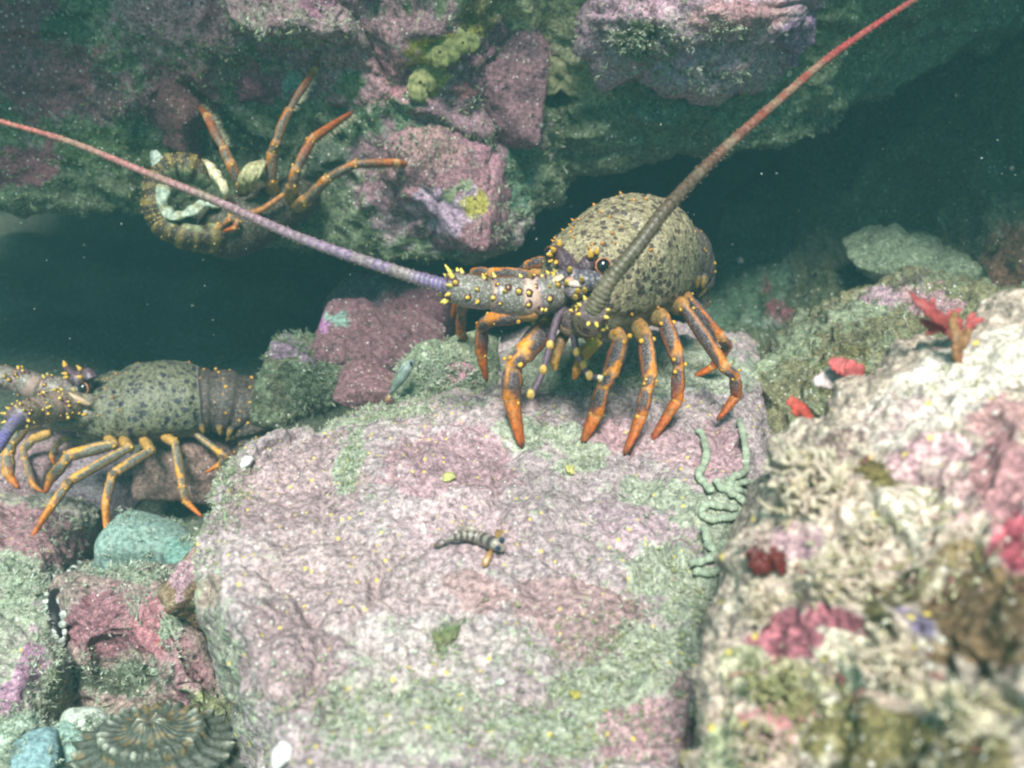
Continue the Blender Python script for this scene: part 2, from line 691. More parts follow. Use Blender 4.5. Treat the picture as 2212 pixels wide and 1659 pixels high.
for f, dd in ((.35, .06), (.7, .11), (.92, .14), (1.0, .17)):
    rows.append([D(x, min(0, e - 150) * (1 - f) + e * f, d + dd) for x, d, e in zip(cols_, wd0, edge)])
rows.append([p + Vector((0, .12, .03)) for p in rows[-1]])
rows.append([p + Vector((0, .5, .08)) for p in rows[-1]])
rows.append([p + Vector((0, .9, .05)) for p in rows[-1]])
wall_paint = [
    ((830, 120, 300, 140), (.25, .15, .17), 5, .4), ((960, 330, 220, 210), (.25, .15, .18), 20, .4), ((520, 90, 300, 110), (.24, .14, .16), 5, .5),
    ((1000, 470, 160, 70), (.20, .13, .15), 0, .4), ((180, 200, 120, 70), (.18, .10, .11), 20, .3),
    ((760, 260, 60, 60), (.10, .15, .09)), ((860, 240, 40, 60), (.13, .18, .11)), ((560, 120, 60, 26), (.12, .16, .09)),
    ((60, 120, 170, 130), DPINK, 20), ((150, 60, 60, 40), DGREEN),
    ((430, 40, 190, 70), (.36, .20, .24), 5), ((640, 90, 120, 60), (.34, .18, .22), 0),
    ((400, 190, 80, 60), DPINK, 20), ((355, 230, 60, 40), (.20, .09, .11)),
    ((560, 180, 55, 38), (.30, .11, .15)), ((628, 185, 24, 26), (.22, .34, .33)),
    ((250, 330, 150, 60), (.09, .13, .06)), ((60, 350, 90, 55), DPINK, 0), ((480, 300, 90, 60), DGREEN),
    ((700, 340, 60, 70), (.10, .13, .09)), ((1060, 40, 80, 60), OLIVE), ((1190, 60, 70, 110), SAND, 70), ((1250, 150, 90, 60), SAND, 30),
    ((960, 100, 95, 34), YEL, -15), ((925, 165, 34, 40), YEL), ((1090, 120, 60, 110), (.24, .13, .16), 80), ((1000, 200, 40, 28), (.28, .11, .14)),
    ((1380, 180, 60, 26), (.22, .11, .04)), ((1590, 180, 30, 22), (.36, .38, .05)), ((1520, 215, 26, 20), (.33, .33, .06)), ((1480, 150, 30, 18), (.25, .28, .06)),
    ((1120, 360, 40, 90), (.10, .18, .12)), ((1560, 240, 160, 50), (.12, .19, .13)), ((800, 160, 90, 80), PINK),
]
wall, WV, WN, WC = patch('rock_wall', rows, 330, 250, M_wall, (.12, .145, .085), wall_paint, seed=21, amp=.028, scale=6.5, crack=.010, fine=.006, back=(0, .4, .5), turf=.55)
tag(wall, 'overhanging crusted rock wall across the top of the picture', 'rock wall', kind='structure')
tufts('turf', WV, WN, inpx(WV, [(420, 110, 260, 70, 1.2), (250, 330, 300, 120, .5), (640, 250, 200, 120, .5), (1000, 300, 200, 160, .35), (1560, 230, 200, 60, 1), (1150, 360, 60, 90, .6), (700, 540, 300, 40, .5), (200, 420, 200, 40, .5)]),
      6500, .010, [(.30, .34, .22), (.18, .24, .14), (.12, .16, .08), (.36, .36, .24), (.2, .22, .1)], wall, seed=3)


def lab(o, label, cat='rock', group=None):
    return tag(o[0] if isinstance(o, tuple) else o, label, cat, group)


# blocks and crusted boulders set in the wall
b = boulder('boulder', D(800, 140, 1.135), (.115, .12, .105), M_pink, (.31, .18, .20), [((760, 190, 40, 30), (.13, .17, .1)), ((860, 90, 60, 40), (.27, .17, .2))], 31, rot=20, tilt=(-15, 12), faces=7, sharp=14, amp=.006, crack=.004, turf=.3)
lab(b, 'square pink crusted block on the wall above the upside-down lobster, right of its longest leg')
b = boulder('boulder', D(960, 385, 1.175), (.145, .14, .17), M_pink, (.28, .15, .175), [((945, 450, 75, 62), (.38, .27, .36), -10), ((1060, 300, 60, 70), (.34, .18, .22)), ((1020, 455, 20, 28), (.32, .28, .07)), ((930, 300, 60, 50), (.33, .2, .2)), ((985, 405, 22, 26), (.2, .24, .14))], 37, rot=-15, tilt=(-12, -6), faces=7, sharp=12, amp=.008, crack=.005, turf=.4)
lab(b, 'large pink and mauve block jutting from the wall between the two lobsters')
tufts('turf', b[1], b[2], inpx(b[1], [(870, 290, 70, 40, 1), (920, 320, 60, 60, .5), (1090, 480, 40, 60, .5)]), 350, .009, [(.34, .38, .27), (.24, .3, .2)], b[0], seed=8)
b = boulder('boulder', D(1075, 165, 1.16), (.105, .10, .15), M_pink, (.20, .11, .13), [((1090, 90, 60, 50), (.17, .10, .12))], 41, rot=10, tilt=(-10, 10), faces=6, sharp=14, amp=.004, turf=.15)
lab(b, 'smooth dull purple rock face beside the yellow sponge')
b = boulder('boulder', D(1540, 40, 1.06), (.30, .16, .15), M_pink, (.40, .25, .31), [((1370, 85, 44, 40), (.10, .11, .06)), ((1780, 120, 90, 110), (.25, .15, .26)), ((1470, 60, 60, 40), (.42, .30, .33)), ((1460, 145, 80, 22), (.42, .28, .40), -18), ((1600, 30, 120, 40), (.40, .22, .24))], 43, rot=6, tilt=(-22, -4), faces=10, sharp=7, amp=.018, crack=.010, turf=.45)  # first patch darkens the colour for the shade inside the hollow
lab(b, 'long pink and mauve boulder at the top edge with a hollow painted as a dark green patch')
tufts('turf', b[1], b[2], inpx(b[1], [(1400, 90, 90, 60, 1), (1560, 60, 120, 40, .5), (1500, 160, 160, 30, 1)]), 500, .009, [(.4, .42, .3), (.3, .34, .24), (.5, .47, .4)], b[0], seed=9)
b = boulder('boulder', D(640, 15, 1.085), (.20, .13, .09), M_pink, (.36, .22, .25), [((700, 10, 60, 30), (.3, .15, .2))], 47, rot=8, tilt=(-20, 5), faces=8, sharp=12, amp=.010, crack=.006, turf=.6)
lab(b, 'knobbly pink ledge at the top edge above the upside-down lobster')
tufts('turf', b[1], b[2], inpx(b[1], [(620, 60, 160, 50, 1), (500, 60, 100, 50, 1)]), 500, .010, [(.45, .45, .34), (.3, .34, .2), (.5, .45, .4)], b[0], seed=10)
b = boulder('boulder', D(550, 180, 1.165), (.062, .06, .05), M_pink, (.28, .10, .14), None, 49, rot=30, tilt=(-15, 5), faces=6, sharp=12, amp=.004, sub=5, turf=.2)
lab(b, 'small rose pink stone in the wall between the upside-down lobster\'s raised legs')
b = boulder('boulder', D(370, 195, 1.185), (.12, .09, .12), M_pink, (.20, .095, .10), None, 52, rot=-20, tilt=(-15, 25), faces=7, sharp=12, amp=.005, sub=5, turf=.2)
lab(b, 'dull maroon slab in the wall above the curled tail')

# dark slope at the upper right
rows = [[D(1800, -250, 1.7), D(2000, -250, 1.5), D(2250, -250, 1.35), D(2700, -250, 1.2)],
        [D(1760, 60, 1.72), D(1980, 60, 1.5), D(2250, 60, 1.33), D(2700, 60, 1.15)],
        [D(1690, 280, 1.75), D(1930, 280, 1.52), D(2230, 280, 1.30), D(2700, 280, 1.1)],
        [D(1580, 480, 1.7), D(1850, 500, 1.45), D(2200, 500, 1.25), D(2700, 500, 1.05)],
        [D(1500, 680, 1.5), D(1800, 720, 1.28), D(2180, 720, 1.12), D(2700, 720, .97)],
        [D(1520, 860, 1.3), D(1760, 900, 1.15), D(2180, 900, 1.02), D(2700, 900, .9)],
        [D(1600, 1100, 1.2), D(1760, 1150, 1.1), D(2180, 1150, 1.0), D(2700, 1100, .9)]]
rows = [[*r, r[-1] + Vector((.7, -.1, .02)), r[-1] + Vector((1.6, -.3, .0))] for r in rows]
rows.append([p + Vector((0, -.1, -.45)) for p in rows[-1]])
slope, SV, SN, _ = patch('rock_slope', rows, 320, 220, M_dark, (.085, .10, .055), [((1600, 600, 120, 120), (.10, .16, .10)), ((2000, 400, 160, 90), (.11, .12, .05), -20), ((2180, 550, 60, 90), (.16, .09, .06)), ((1660, 620, 14, 16), (.2, .08, .08)), ((1680, 670, 26, 20), (.2, .08, .09))], seed=61, amp=.035, scale=6, crack=.01, fine=.008, back=(.1, .5, 0), turf=.5)  # first patch puts the green light on the slope into its colour
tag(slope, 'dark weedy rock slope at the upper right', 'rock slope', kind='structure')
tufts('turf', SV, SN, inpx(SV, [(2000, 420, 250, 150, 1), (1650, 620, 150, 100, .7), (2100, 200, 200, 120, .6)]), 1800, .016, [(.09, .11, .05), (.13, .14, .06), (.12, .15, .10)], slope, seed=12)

# middle-right rocks
rows = [
    [D(1500, 1000, 1.3), D(1600, 850, 1.3), D(1720, 720, 1.3), D(1830, 640, 1.3), D(1960, 600, 1.3), D(2120, 590, 1.3), D(2400, 620, 1.3)],
    [D(1530, 960, 1.14), D(1610, 840, 1.14), D(1710, 735, 1.14), D(1820, 662, 1.14), D(1950, 620, 1.14), D(2110, 612, 1.14), D(2400, 640, 1.14)],
    [D(1560, 960, 1.07), D(1640, 850, 1.07), D(1720, 768, 1.07), D(1825, 705, 1.07), D(1950, 668, 1.07), D(2110, 655, 1.07), D(2400, 680, 1.07)],
    [D(1620, 985, 1.035), D(1690, 890, 1.03), D(1760, 820, 1.03), D(1850, 760, 1.03), D(1970, 722, 1.03), D(2120, 705, 1.03), D(2400, 730, 1.03)],
    [D(1680, 1020, 1.02), D(1740, 950, 1.015), D(1810, 885, 1.01), D(1890, 830, 1.01), D(2000, 790, 1.01), D(2140, 770, 1.01), D(2400, 790, 1.01)],
    [D(1700, 1080, 1.04), D(1770, 1010, 1.03), D(1840, 950, 1.03), D(1920, 900, 1.03), D(2020, 860, 1.03), D(2160, 840, 1.03), D(2400, 850, 1.03)]]
o, LV, LN, _ = patch('boulder', rows, 200, 130, M_wall, (.17, .16, .09), [((1720, 740, 130, 30), (.33, .36, .24), -38, .8), ((1880, 660, 110, 30), (.34, .36, .25), -18, .8), ((1905, 645, 46, 26), (.36, .25, .29), 0, .2), ((2010, 650, 70, 26), (.32, .21, .22), 0, .2), ((1960, 615, 60, 14), (.09, .08, .06), -14, .2), ((1820, 800, 90, 60), (.14, .125, .055), -20, .5)], seed=63, amp=.014, scale=12, crack=.009, fine=.006, back=(.05, .1, -.3), turf=.5)
tag(o, 'broad slanting olive slab with a pale top edge behind the red seaweed', 'rock')
tufts('turf', LV, LN, inpx(LV, [(1700, 750, 110, 40, 1), (1860, 670, 120, 40, 1), (1800, 780, 120, 50, .5)]), 420, .009, [(.34, .34, .2), (.24, .24, .12), (.4, .38, .3)], o, seed=13)
b = boulder('boulder', D(1960, 570, 1.30), (.22, .16, .06), M_wall, (.26, .30, .20), [((1900, 610, 60, 16), (.3, .18, .18))], 67, rot=14, tilt=(8, 4), faces=9, sharp=12, amp=.010, crack=.008, turf=.6, sub=5)
lab(b, 'flat pale green slab at the right, above the slanting olive slab')
# rocks behind the main rock, left of the big lobster
b = boulder('boulder', D(845, 680, 1.36), (.19, .14, .14), M_pink, (.20, .10, .12), [((760, 640, 60, 50), (.14, .10, .12))], 71, rot=-10, faces=7, sharp=12, amp=.006, turf=.2, sub=5)
lab(b, 'dark purple rock behind the left antenna base of the big lobster')
b = boulder('boulder', D(835, 765, 1.2), (.20, .14, .10), M_pink, (.175, .095, .11), [((700, 700, 16, 18), (.3, .14, .28)), ((735, 690, 22, 10), (.2, .3, .26))], 73, rot=12, tilt=(14, 10), faces=9, sharp=7, amp=.007, crack=.005, turf=.3)
lab(b, 'flat rose brown rock between the cave and the big lobster')
b = boulder('boulder', D(805, 845, 1.08), (.080, .07, .048), M_pink, (.25, .135, .15), None, 75, rot=-8, tilt=(6, 0), faces=6, sharp=16, amp=.002, turf=.15, sub=5)
lab(b, 'small brick-shaped pink stone on the back edge of the main rock')
b = boulder('boulder', D(662, 822, 1.13), (.095, .10, .10), M_wall, (.115, .12, .075), [((625, 750, 40, 30), (.20, .14, .19)), ((670, 830, 50, 60), (.11, .14, .09))], 77, rot=5, tilt=(0, 18), faces=8, sharp=12, amp=.006, turf=.6)
lab(b, 'green rock with a mauve cap at the mouth of the cave')
tufts('turf', b[1], b[2], inpx(b[1], [(660, 830, 70, 60, 1), (640, 720, 50, 30, .8)]), 380, .009, [(.15, .19, .13), (.22, .25, .17), (.11, .14, .08)], b[0], seed=14)
b = boulder('boulder', D(960, 830, 1.05), (.115, .10, .085), M_wall, (.24, .26, .18), [((1000, 790, 40, 26), (.34, .19, .22)), ((940, 790, 26, 22), (.33, .38, .3))], 79, rot=0, tilt=(10, 5), faces=8, sharp=12, amp=.007, turf=.7)
lab(b, 'mossy green rock just left of the big lobster\'s legs')
tufts('turf', b[1], b[2], inpx(b[1], [(940, 820, 70, 60, 1), (1010, 800, 50, 50, .6)]), 420, .010, [(.34, .4, .3), (.26, .32, .22), (.42, .44, .34)], b[0], seed=15)

# ------------------------------------------------------------------ main rock
Z = .29
rows = [
    [G(420, 2150, .10), G(680, 2100, .27), G(820, 2100, Z - .02), G(1100, 2100, Z - .02), G(1350, 2100, .26), G(1540, 2100, .24), G(1660, 2100, .10)],
    [G(440, 1659, .10), G(622, 1659, .28), G(800, 1659, Z - .005), G(1100, 1659, Z), G(1350, 1659, .28), G(1540, 1659, .26), G(1660, 1659, .12)],
    [G(415, 1450, .10), G(548, 1450, .28), G(750, 1450, Z), G(1050, 1450, Z), G(1350, 1450, .283), G(1580, 1450, .27), G(1700, 1450, .12)],
    [G(370, 1290, .12), G(452, 1290, .282), G(700, 1290, Z), G(1000, 1290, Z + .006), G(1350, 1290, Z), G(1610, 1290, .275), G(1740, 1290, .12)],
    [G(365, 1130, .10), G(440, 1165, .268), G(650, 1130, .283), G(950, 1130, Z + .006), G(1350, 1130, Z + .004), G(1615, 1130, .28), G(1730, 1130, .12)],
    [G(400, 1010, .10), G(478, 1055, .262), G(650, 1000, .28), G(950, 1000, Z + .004), G(1330, 1000, Z), G(1615, 1000, .285), G(1700, 1010, .12)],
    [G(500, 960, .10), G(590, 975, .262), G(705, 928, .278), G(950, 880, Z + .002), G(1300, 890, Z), G(1605, 900, .282), G(1680, 905, .12)],
    [G(560, 960, .05), G(625, 990, .16), G(745, 940, .20), G(960, 850, .26), G(1300, 800, .285), G(1600, 810, .275), G(1670, 820, .12)],
    [G(600, 960, .0), G(660, 1000, .05), G(790, 945, .08), G(1000, 800, .22), G(1300, 730, .27), G(1590, 750, .255), G(1660, 760, .10)],
    [G(640, 960, -.05), G(680, 960, -.05), G(800, 920, -.02), G(1030, 740, .12), G(1300, 700, .20), G(1590, 720, .2), G(1660, 730, .0)],
]
rows = [[r[1] + Vector((.015, .0, -.22))] + r[1:] if i < 7 else r for i, r in enumerate(rows)]
mp = [
    ((640, 1060, 170, 130), (.40, .26, .27), -25, .12), ((900, 1010, 90, 70), (.42, .21, .25), 0, .1), ((760, 1250, 260, 120), (.46, .33, .33), 0, .3),
    ((760, 1000, 26, 60), (.28, .36, .22), 20, .9), ((1000, 1000, 130, 80), (.44, .23, .28), 10, .12), ((1010, 1150, 170, 80), (.48, .33, .36), 0, .3),
    ((1320, 950, 100, 45), (.46, .22, .26), 5, .05), ((1180, 940, 90, 40), (.36, .42, .31), 0, .9), ((1250, 1000, 60, 26), (.42, .46, .33), 0, .9),
    ((1460, 960, 130, 40), (.46, .26, .30), 20, .1), ((1560, 980, 50, 80), (.44, .22, .27), 0, .1), ((1440, 1080, 110, 50), (.33, .40, .30), 15, .9), ((1400, 1150, 150, 46), (.47, .32, .38), 18, .1),
    ((1480, 1260, 150, 80), (.38, .45, .34), 15, .9), ((1560, 1130, 60, 110), (.30, .37, .27), 0, .9), ((1250, 1330, 160, 80), (.36, .19, .19), 15, .3),
    ((1440, 1400, 120, 60), (.34, .40, .30), 10, .9), ((1320, 1480, 130, 60), (.30, .35, .25), 0, .9), ((1500, 1490, 70, 40), (.33, .17, .18), 0, .3), ((1400, 1580, 130, 70), (.44, .22, .25), 0, .25),
    ((1180, 1580, 120, 60), (.36, .44, .34), 0, .9), ((880, 1540, 240, 120), (.50, .46, .40), 0, .6), ((900, 1400, 260, 80), (.50, .42, .40), 0, .45), ((620, 1420, 110, 130), (.40, .26, .27), -20, .2),
    ((1040, 1270, 90, 40), (.38, .20, .19), 30, .3), ((480, 1420, 40, 220), (.14, .15, .09), -14, .6), ((405, 1130, 40, 50), (.17, .13, .11), 0, .5), ((450, 1270, 50, 40), (.24, .16, .08), 0, .5),  # tall dark strip is the left face's shade put into the colour
    ((1130, 870, 80, 40), (.24, .15, .15), 0, .4), ((1480, 800, 150, 60), (.30, .38, .28), 0, .8), ((1230, 800, 130, 60), (.24, .33, .23), 0, .9), ((800, 905, 150, 16), (.30, .36, .22), -6, .9),  # first patch paints the lobster's brownish shadow round its front leg
]
mp = [(q[0], tuple(.52 * a + .48 * c for a, c in zip(q[1], (.42, .345, .35)))) + q[2:] for q in mp]
main_rock, MV, MN, MC = patch('boulder', rows, 330, 330, M_main, (.42, .335, .345), mp, seed=91, amp=.006, scale=10, crack=.008, fine=.005, back=(0, .02, -.28), turf=.4)
tag(main_rock, 'big pale pink boulder with yellow specks that the largest lobster stands on', 'rock')
tufts('turf', MV, MN, inpx(MV, [(780, 880, 180, 30, 1.4), (1250, 1010, 40, 20, 1.5), (1180, 945, 60, 20, 1.2), (1500, 1250, 140, 120, .35), (1330, 1430, 160, 90, .7), (900, 1560, 300, 100, .35), (1230, 1600, 160, 70, .5), (960, 1390, 26, 40, 2), (760, 1010, 24, 60, 1), (480, 1040, 50, 80, .9), (430, 1180, 40, 60, .6), (1250, 790, 160, 60, .5), (1380, 830, 60, 20, 1.2)]) * (MN[:, 2] > .1),
      5200, .0055, [(.38, .44, .32), (.46, .50, .38), (.28, .34, .22), (.5, .48, .4), (.35, .38, .2)], main_rock, seed=16, blades=6, width=.13)

# wedge stone leaning on the left flank of the main rock
b = boulder('boulder', G(445, 1245, .2) + Vector((-.002, -.01, .0)), (.052, .05, .07), M_pink, (.24, .16, .10), [((410, 1250, 26, 60), (.40, .24, .28), 40), ((470, 1240, 40, 50), (.24, .17, .06))], 95, rot=25, tilt=(20, -28), faces=6, sharp=16, amp=.003, turf=.4, sub=5)
lab(b, 'wedge-shaped brown stone leaning on the left flank of the big boulder')

# ------------------------------------------------------------------ lower left
rows = [
    [G(100, 1700, .02), G(200, 1700, .10), G(330, 1700, .10), G(500, 1700, .10), G(640, 1700, .06)],
    [G(110, 1500, .02), G(200, 1540, .06), G(340, 1520, .08), G(450, 1560, .13), G(610, 1560, .07)],
    [G(110, 1420, .06), G(170, 1440, .12), G(270, 1440, .11), G(400, 1440, .16), G(570, 1440, .08)],
    [G(100, 1330, .08), G(150, 1340, .15), G(260, 1340, .155), G(380, 1330, .175), G(490, 1340, .06)],
    [G(110, 1240, .08), G(160, 1250, .145), G(260, 1240, .16), G(360, 1240, .165), G(460, 1250, .06)],
    [G(140, 1210, .02), G(190, 1225, .08), G(270, 1215, .09), G(350, 1215, .09), G(450, 1230, .02)],
    [G(160, 1200, -.04), G(200, 1215, .0), G(270, 1205, .0), G(350, 1205, .0), G(440, 1220, -.04)],
]
o, LV, LN, _ = patch('boulder', rows, 170, 180, M_pink, (.30, .22, .20), [((220, 1350, 70, 90), (.30, .15, .17), 80, .2), ((330, 1360, 60, 70), (.40, .18, .20), 0, .2), ((395, 1340, 26, 50), (.38, .44, .33), 60, .9), ((350, 1390, 20, 10), (.30, .05, .06), 0, 0.), ((400, 1450, 50, 80), (.36, .20, .22), 0, .5), ((450, 1570, 70, 80), (.24, .26, .13), 0, .7), ((300, 1245, 90, 20), (.36, .38, .30), 0, .9), ((250, 1470, 80, 40), (.10, .12, .08), 0, .5)], seed=97, amp=.010, scale=16, crack=.006, fine=.004, back=(0, .02, -.1), turf=.5)  # last patch puts the shade of the gap into the colour
tag(o, 'lumpy pink and green rock in front of the smooth teal cobble', 'rock')
tufts('turf', LV, LN, inpx(LV, [(300, 1240, 120, 20, 1), (290, 1300, 40, 60, .6), (360, 1370, 40, 40, .6), (300, 1440, 120, 40, .6)]), 520, .008, [(.4, .47, .36), (.3, .36, .26), (.5, .5, .42)], o, seed=17)

rows = [
    [G(-420, 1900, .06), G(-180, 1900, .12), G(40, 1900, .12), G(130, 1900, .08), G(190, 1900, .02)],
    [G(-420, 1600, .10), G(-180, 1600, .15), G(40, 1570, .125), G(120, 1560, .09), G(200, 1560, .02)],
    [G(-420, 1420, .12), G(-160, 1420, .16), G(60, 1420, .15), G(130, 1430, .11), G(190, 1430, .02)],
    [G(-420, 1280, .12), G(-160, 1280, .16), G(30, 1280, .15), G(110, 1290, .13), G(170, 1280, .04)],
    [G(-420, 1150, .10), G(-160, 1150, .14), G(30, 1150, .13), G(120, 1160, .115), G(190, 1170, .06)],
    [G(-420, 1090, .06), G(-160, 1090, .11), G(30, 1090, .11), G(130, 1100, .10), G(210, 1110, .05)],
    [G(-420, 1050, .0), G(-160, 1050, .05), G(60, 1060, .04), G(150, 1070, .04), G(220, 1080, .0)],
]
o, LV, LN, _ = patch('boulder', rows, 170, 180, M_main, (.40, .36, .33), [((60, 1160, 150, 70), (.38, .22, .24), 15, .4), ((70, 1330, 40, 60), (.44, .46, .36), 0, .9), ((60, 1430, 30, 80), (.42, .24, .34), 10, .2), ((20, 1520, 40, 40), (.44, .26, .36), 0, .2), ((110, 1500, 30, 60), (.46, .48, .28), 0, .9), ((30, 1250, 60, 50), (.36, .44, .33), 0, .9), ((140, 1115, 22, 24), (.16, .08, .10), 0, 0)], seed=99, amp=.008, scale=10, crack=.004, fine=.004, back=(0, .02, -.12), turf=.6)
tag(o, 'pale pink and grey-green rock slope under the left lobster\'s front legs at the left edge', 'rock')
tufts('turf', LV, LN, inpx(LV, [(60, 1260, 120, 60, 1), (110, 1400, 60, 80, 1), (30, 1560, 100, 60, .8), (150, 1130, 60, 30, .6)]), 700, .007, [(.44, .52, .4), (.36, .42, .3), (.55, .55, .45)], o, seed=18)

# smooth cobbles


def cobble(c, size, rot, tilt, seed, label, col=(.17, .28, .25)):
    o = boulder('cobble', c, size, M_cobr, col or (.22, .32, .285), None, seed, rot=rot, tilt=tilt, faces=4, sharp=3.4, amp=.006, scale=11, fine=.0006, sub=5, turf=.45)
    tufts('turf', o[1], o[2], (o[2][:, 2] > -.1) * (fbm(o[1], 40, 2, seed) > .25), 90, .007, [(.3, .36, .26), (.4, .45, .36)], o[0], seed=seed)
    tag(o[0], label, 'cobble', 'smooth cobbles among the rocks')
    return o


cobble(G(318, 1165, .11), (.118, .085, .058), 8, (8, 8), 101, 'largest smooth teal cobble, touched by a leg tip of the left lobster', None)
cobble(G(255, 1235, .09), (.07, .06, .03), 15, (0, 0), 102, 'thin dark teal cobble wedged below the big smooth cobble', (.13, .24, .23))
cobble(G(385, 1215, .11), (.055, .05, .04), -20, (0, 10), 103, 'small teal cobble between the big smooth cobble and the pink boulder', (.17, .30, .26))
cobble(G(75, 1640, .13), (.050, .045, .03), 30, (0, 0), 104, 'grey-blue pebble in the bottom left corner', (.22, .34, .36))
cobble(G(140, 1620, .12), (.055, .04, .03), -15, (5, 10), 105, 'sea-green pebble left of the ribbed shell', (.30, .44, .38))
cobble(G(185, 1575, .12), (.036, .03, .026), 30, (0, 20), 106, 'pale pointed pebble above the ribbed shell\'s left end', (.50, .56, .48))
cobble(G(20, 1600, .135), (.05, .04, .03), 60, (0, 0), 107, 'pale green pebble at the left edge of the bottom corner', (.42, .52, .42))
# rocks under the left lobster
b = boulder('boulder', D(420, 985, 1.22), (.14, .10, .075), M_pink, (.30, .20, .17), None, 111, rot=15, tilt=(5, 12), faces=6, sharp=10, amp=.003, turf=.2, sub=5)
lab(b, 'long brown-pink stone under the left lobster\'s tail')
b = boulder('boulder', D(170, 1040, 1.3), (.22, .13, .08), M_pink, (.34, .28, .32), [((105, 1015, 26, 22), (.05, .06, .06))], 113, rot=-8, tilt=(5, 0), faces=6, sharp=10, amp=.005, turf=.4, sub=5)
lab(b, 'pale lilac rock in shade behind the left lobster\'s legs')
b = boulder('boulder', D(30, 1030, 1.25), (.14, .13, .10), M_pink, (.32, .22, .24), None, 115, rot=8, faces=7, sharp=10, amp=.005, turf=.4, sub=5)
lab(b, 'dusky pink rock at the left edge behind the left lobster\'s claws')

# ------------------------------------------------------------------ near right rock
S = [(1450, 1900, .44), (1480, 1720, .46), (1540, 1500, .48), (1575, 1330, .50), (1600, 1190, .51), (1680, 1040, .53), (1725, 950, .55), (1830, 868, .57), (1950, 788, .58), (2080, 722, .59), (2300, 665, .60)]
A_ = [(1600, 1950, .41), (1640, 1750, .42), (1690, 1560, .44), (1725, 1400, .455), (1770, 1280, .465), (1830, 1150, .48), (1870, 1050, .49), (1950, 960, .51), (2050, 880, .52), (2180, 810, .53), (2380, 750, .54)]
A2 = [(1720, 1980, .39), (1760, 1800, .40), (1820, 1630, .415), (1860, 1480, .43), (1900, 1350, .435), (1960, 1200, .455), (2010, 1110, .465), (2090, 1010, .475), (2200, 930, .48), (2320, 870, .49), (2500, 820, .50)]
B_ = [(1850, 2050, .37), (1900, 1850, .375), (1960, 1690, .385), (2010, 1530, .40), (2060, 1400, .405), (2110, 1270, .42), (2170, 1170, .43), (2250, 1080, .44), (2370, 1000, .445), (2480, 930, .455), (2620, 900, .46)]
C_ = [(2200, 2150, .33), (2260, 1950, .335), (2320, 1800, .34), (2360, 1650, .345), (2400, 1540, .35), (2450, 1420, .36), (2500, 1320, .37), (2560, 1250, .38), (2650, 1180, .385), (2750, 1120, .39), (2900, 1080, .40)]
rows = [[D(*p) + Vector((.03, .12, -.16)) for p in S], [D(*p) + Vector((.01, .05, -.04)) for p in S], [D(*p) for p in S], [D(*p) for p in A_], [D(*p) for p in A2], [D(*p) for p in B_], [D(*p) for p in C_]]
rows.append([p + Vector((.12, .04, -.06)) for p in rows[-1]])
rows.append([p + Vector((.12, .10, -.22)) for p in rows[-1]])
rows = [[*r, r[-1] + Vector((.16, .08, -.01)), r[-1] + Vector((.30, .16, -.10)), r[-1] + Vector((.36, .24, -.40))] for r in rows]
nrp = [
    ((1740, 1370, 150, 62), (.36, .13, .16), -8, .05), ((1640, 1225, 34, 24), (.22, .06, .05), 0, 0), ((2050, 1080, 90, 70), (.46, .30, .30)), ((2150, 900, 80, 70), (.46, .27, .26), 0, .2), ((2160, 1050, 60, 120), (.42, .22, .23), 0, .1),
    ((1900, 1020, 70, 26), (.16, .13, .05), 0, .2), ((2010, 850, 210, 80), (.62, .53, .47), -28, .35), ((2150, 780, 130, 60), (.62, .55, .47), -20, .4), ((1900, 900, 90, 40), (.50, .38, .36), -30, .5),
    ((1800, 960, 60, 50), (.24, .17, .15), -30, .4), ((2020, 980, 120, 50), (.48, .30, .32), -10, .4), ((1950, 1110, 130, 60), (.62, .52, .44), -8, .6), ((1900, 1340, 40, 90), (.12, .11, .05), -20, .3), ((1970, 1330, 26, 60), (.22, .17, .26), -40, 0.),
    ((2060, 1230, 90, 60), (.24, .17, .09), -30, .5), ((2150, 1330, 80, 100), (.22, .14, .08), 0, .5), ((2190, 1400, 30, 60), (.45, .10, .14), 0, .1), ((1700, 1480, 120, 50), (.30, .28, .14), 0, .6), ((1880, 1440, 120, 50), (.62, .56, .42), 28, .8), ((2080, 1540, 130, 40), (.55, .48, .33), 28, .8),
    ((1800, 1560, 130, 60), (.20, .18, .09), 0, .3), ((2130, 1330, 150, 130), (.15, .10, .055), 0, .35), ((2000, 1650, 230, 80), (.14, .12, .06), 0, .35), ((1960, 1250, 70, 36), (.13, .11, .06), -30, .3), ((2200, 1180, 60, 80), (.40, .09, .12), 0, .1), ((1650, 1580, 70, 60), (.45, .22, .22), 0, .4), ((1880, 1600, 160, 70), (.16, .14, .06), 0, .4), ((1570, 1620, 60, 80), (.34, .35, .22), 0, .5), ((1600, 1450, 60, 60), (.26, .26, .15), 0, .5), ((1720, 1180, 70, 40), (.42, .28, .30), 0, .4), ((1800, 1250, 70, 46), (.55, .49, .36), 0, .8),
]
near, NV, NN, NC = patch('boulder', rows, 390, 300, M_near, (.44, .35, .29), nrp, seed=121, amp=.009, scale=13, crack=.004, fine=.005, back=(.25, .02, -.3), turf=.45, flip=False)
tag(near, 'blurred sunlit boulder filling the lower right corner, covered in pale growth', 'rock')
tufts('turf', NV, NN, inpx(NV, [(1650, 1500, 120, 80, 1), (1900, 1450, 120, 50, 1), (2080, 1540, 120, 50, 1), (1960, 820, 160, 40, .15), (1800, 1260, 80, 50, 1.2), (2050, 1250, 160, 60, .7), (1620, 1600, 100, 70, .8), (1950, 1110, 130, 50, .8), (1880, 960, 70, 30, .6), (2100, 1150, 100, 60, .5)]),
      700, .0085, [(.6, .55, .42), (.5, .46, .3), (.36, .33, .16), (.62, .48, .42), (.42, .42, .26), (.3, .14, .12)], near, seed=19, blades=7, width=.13, droop=.2)

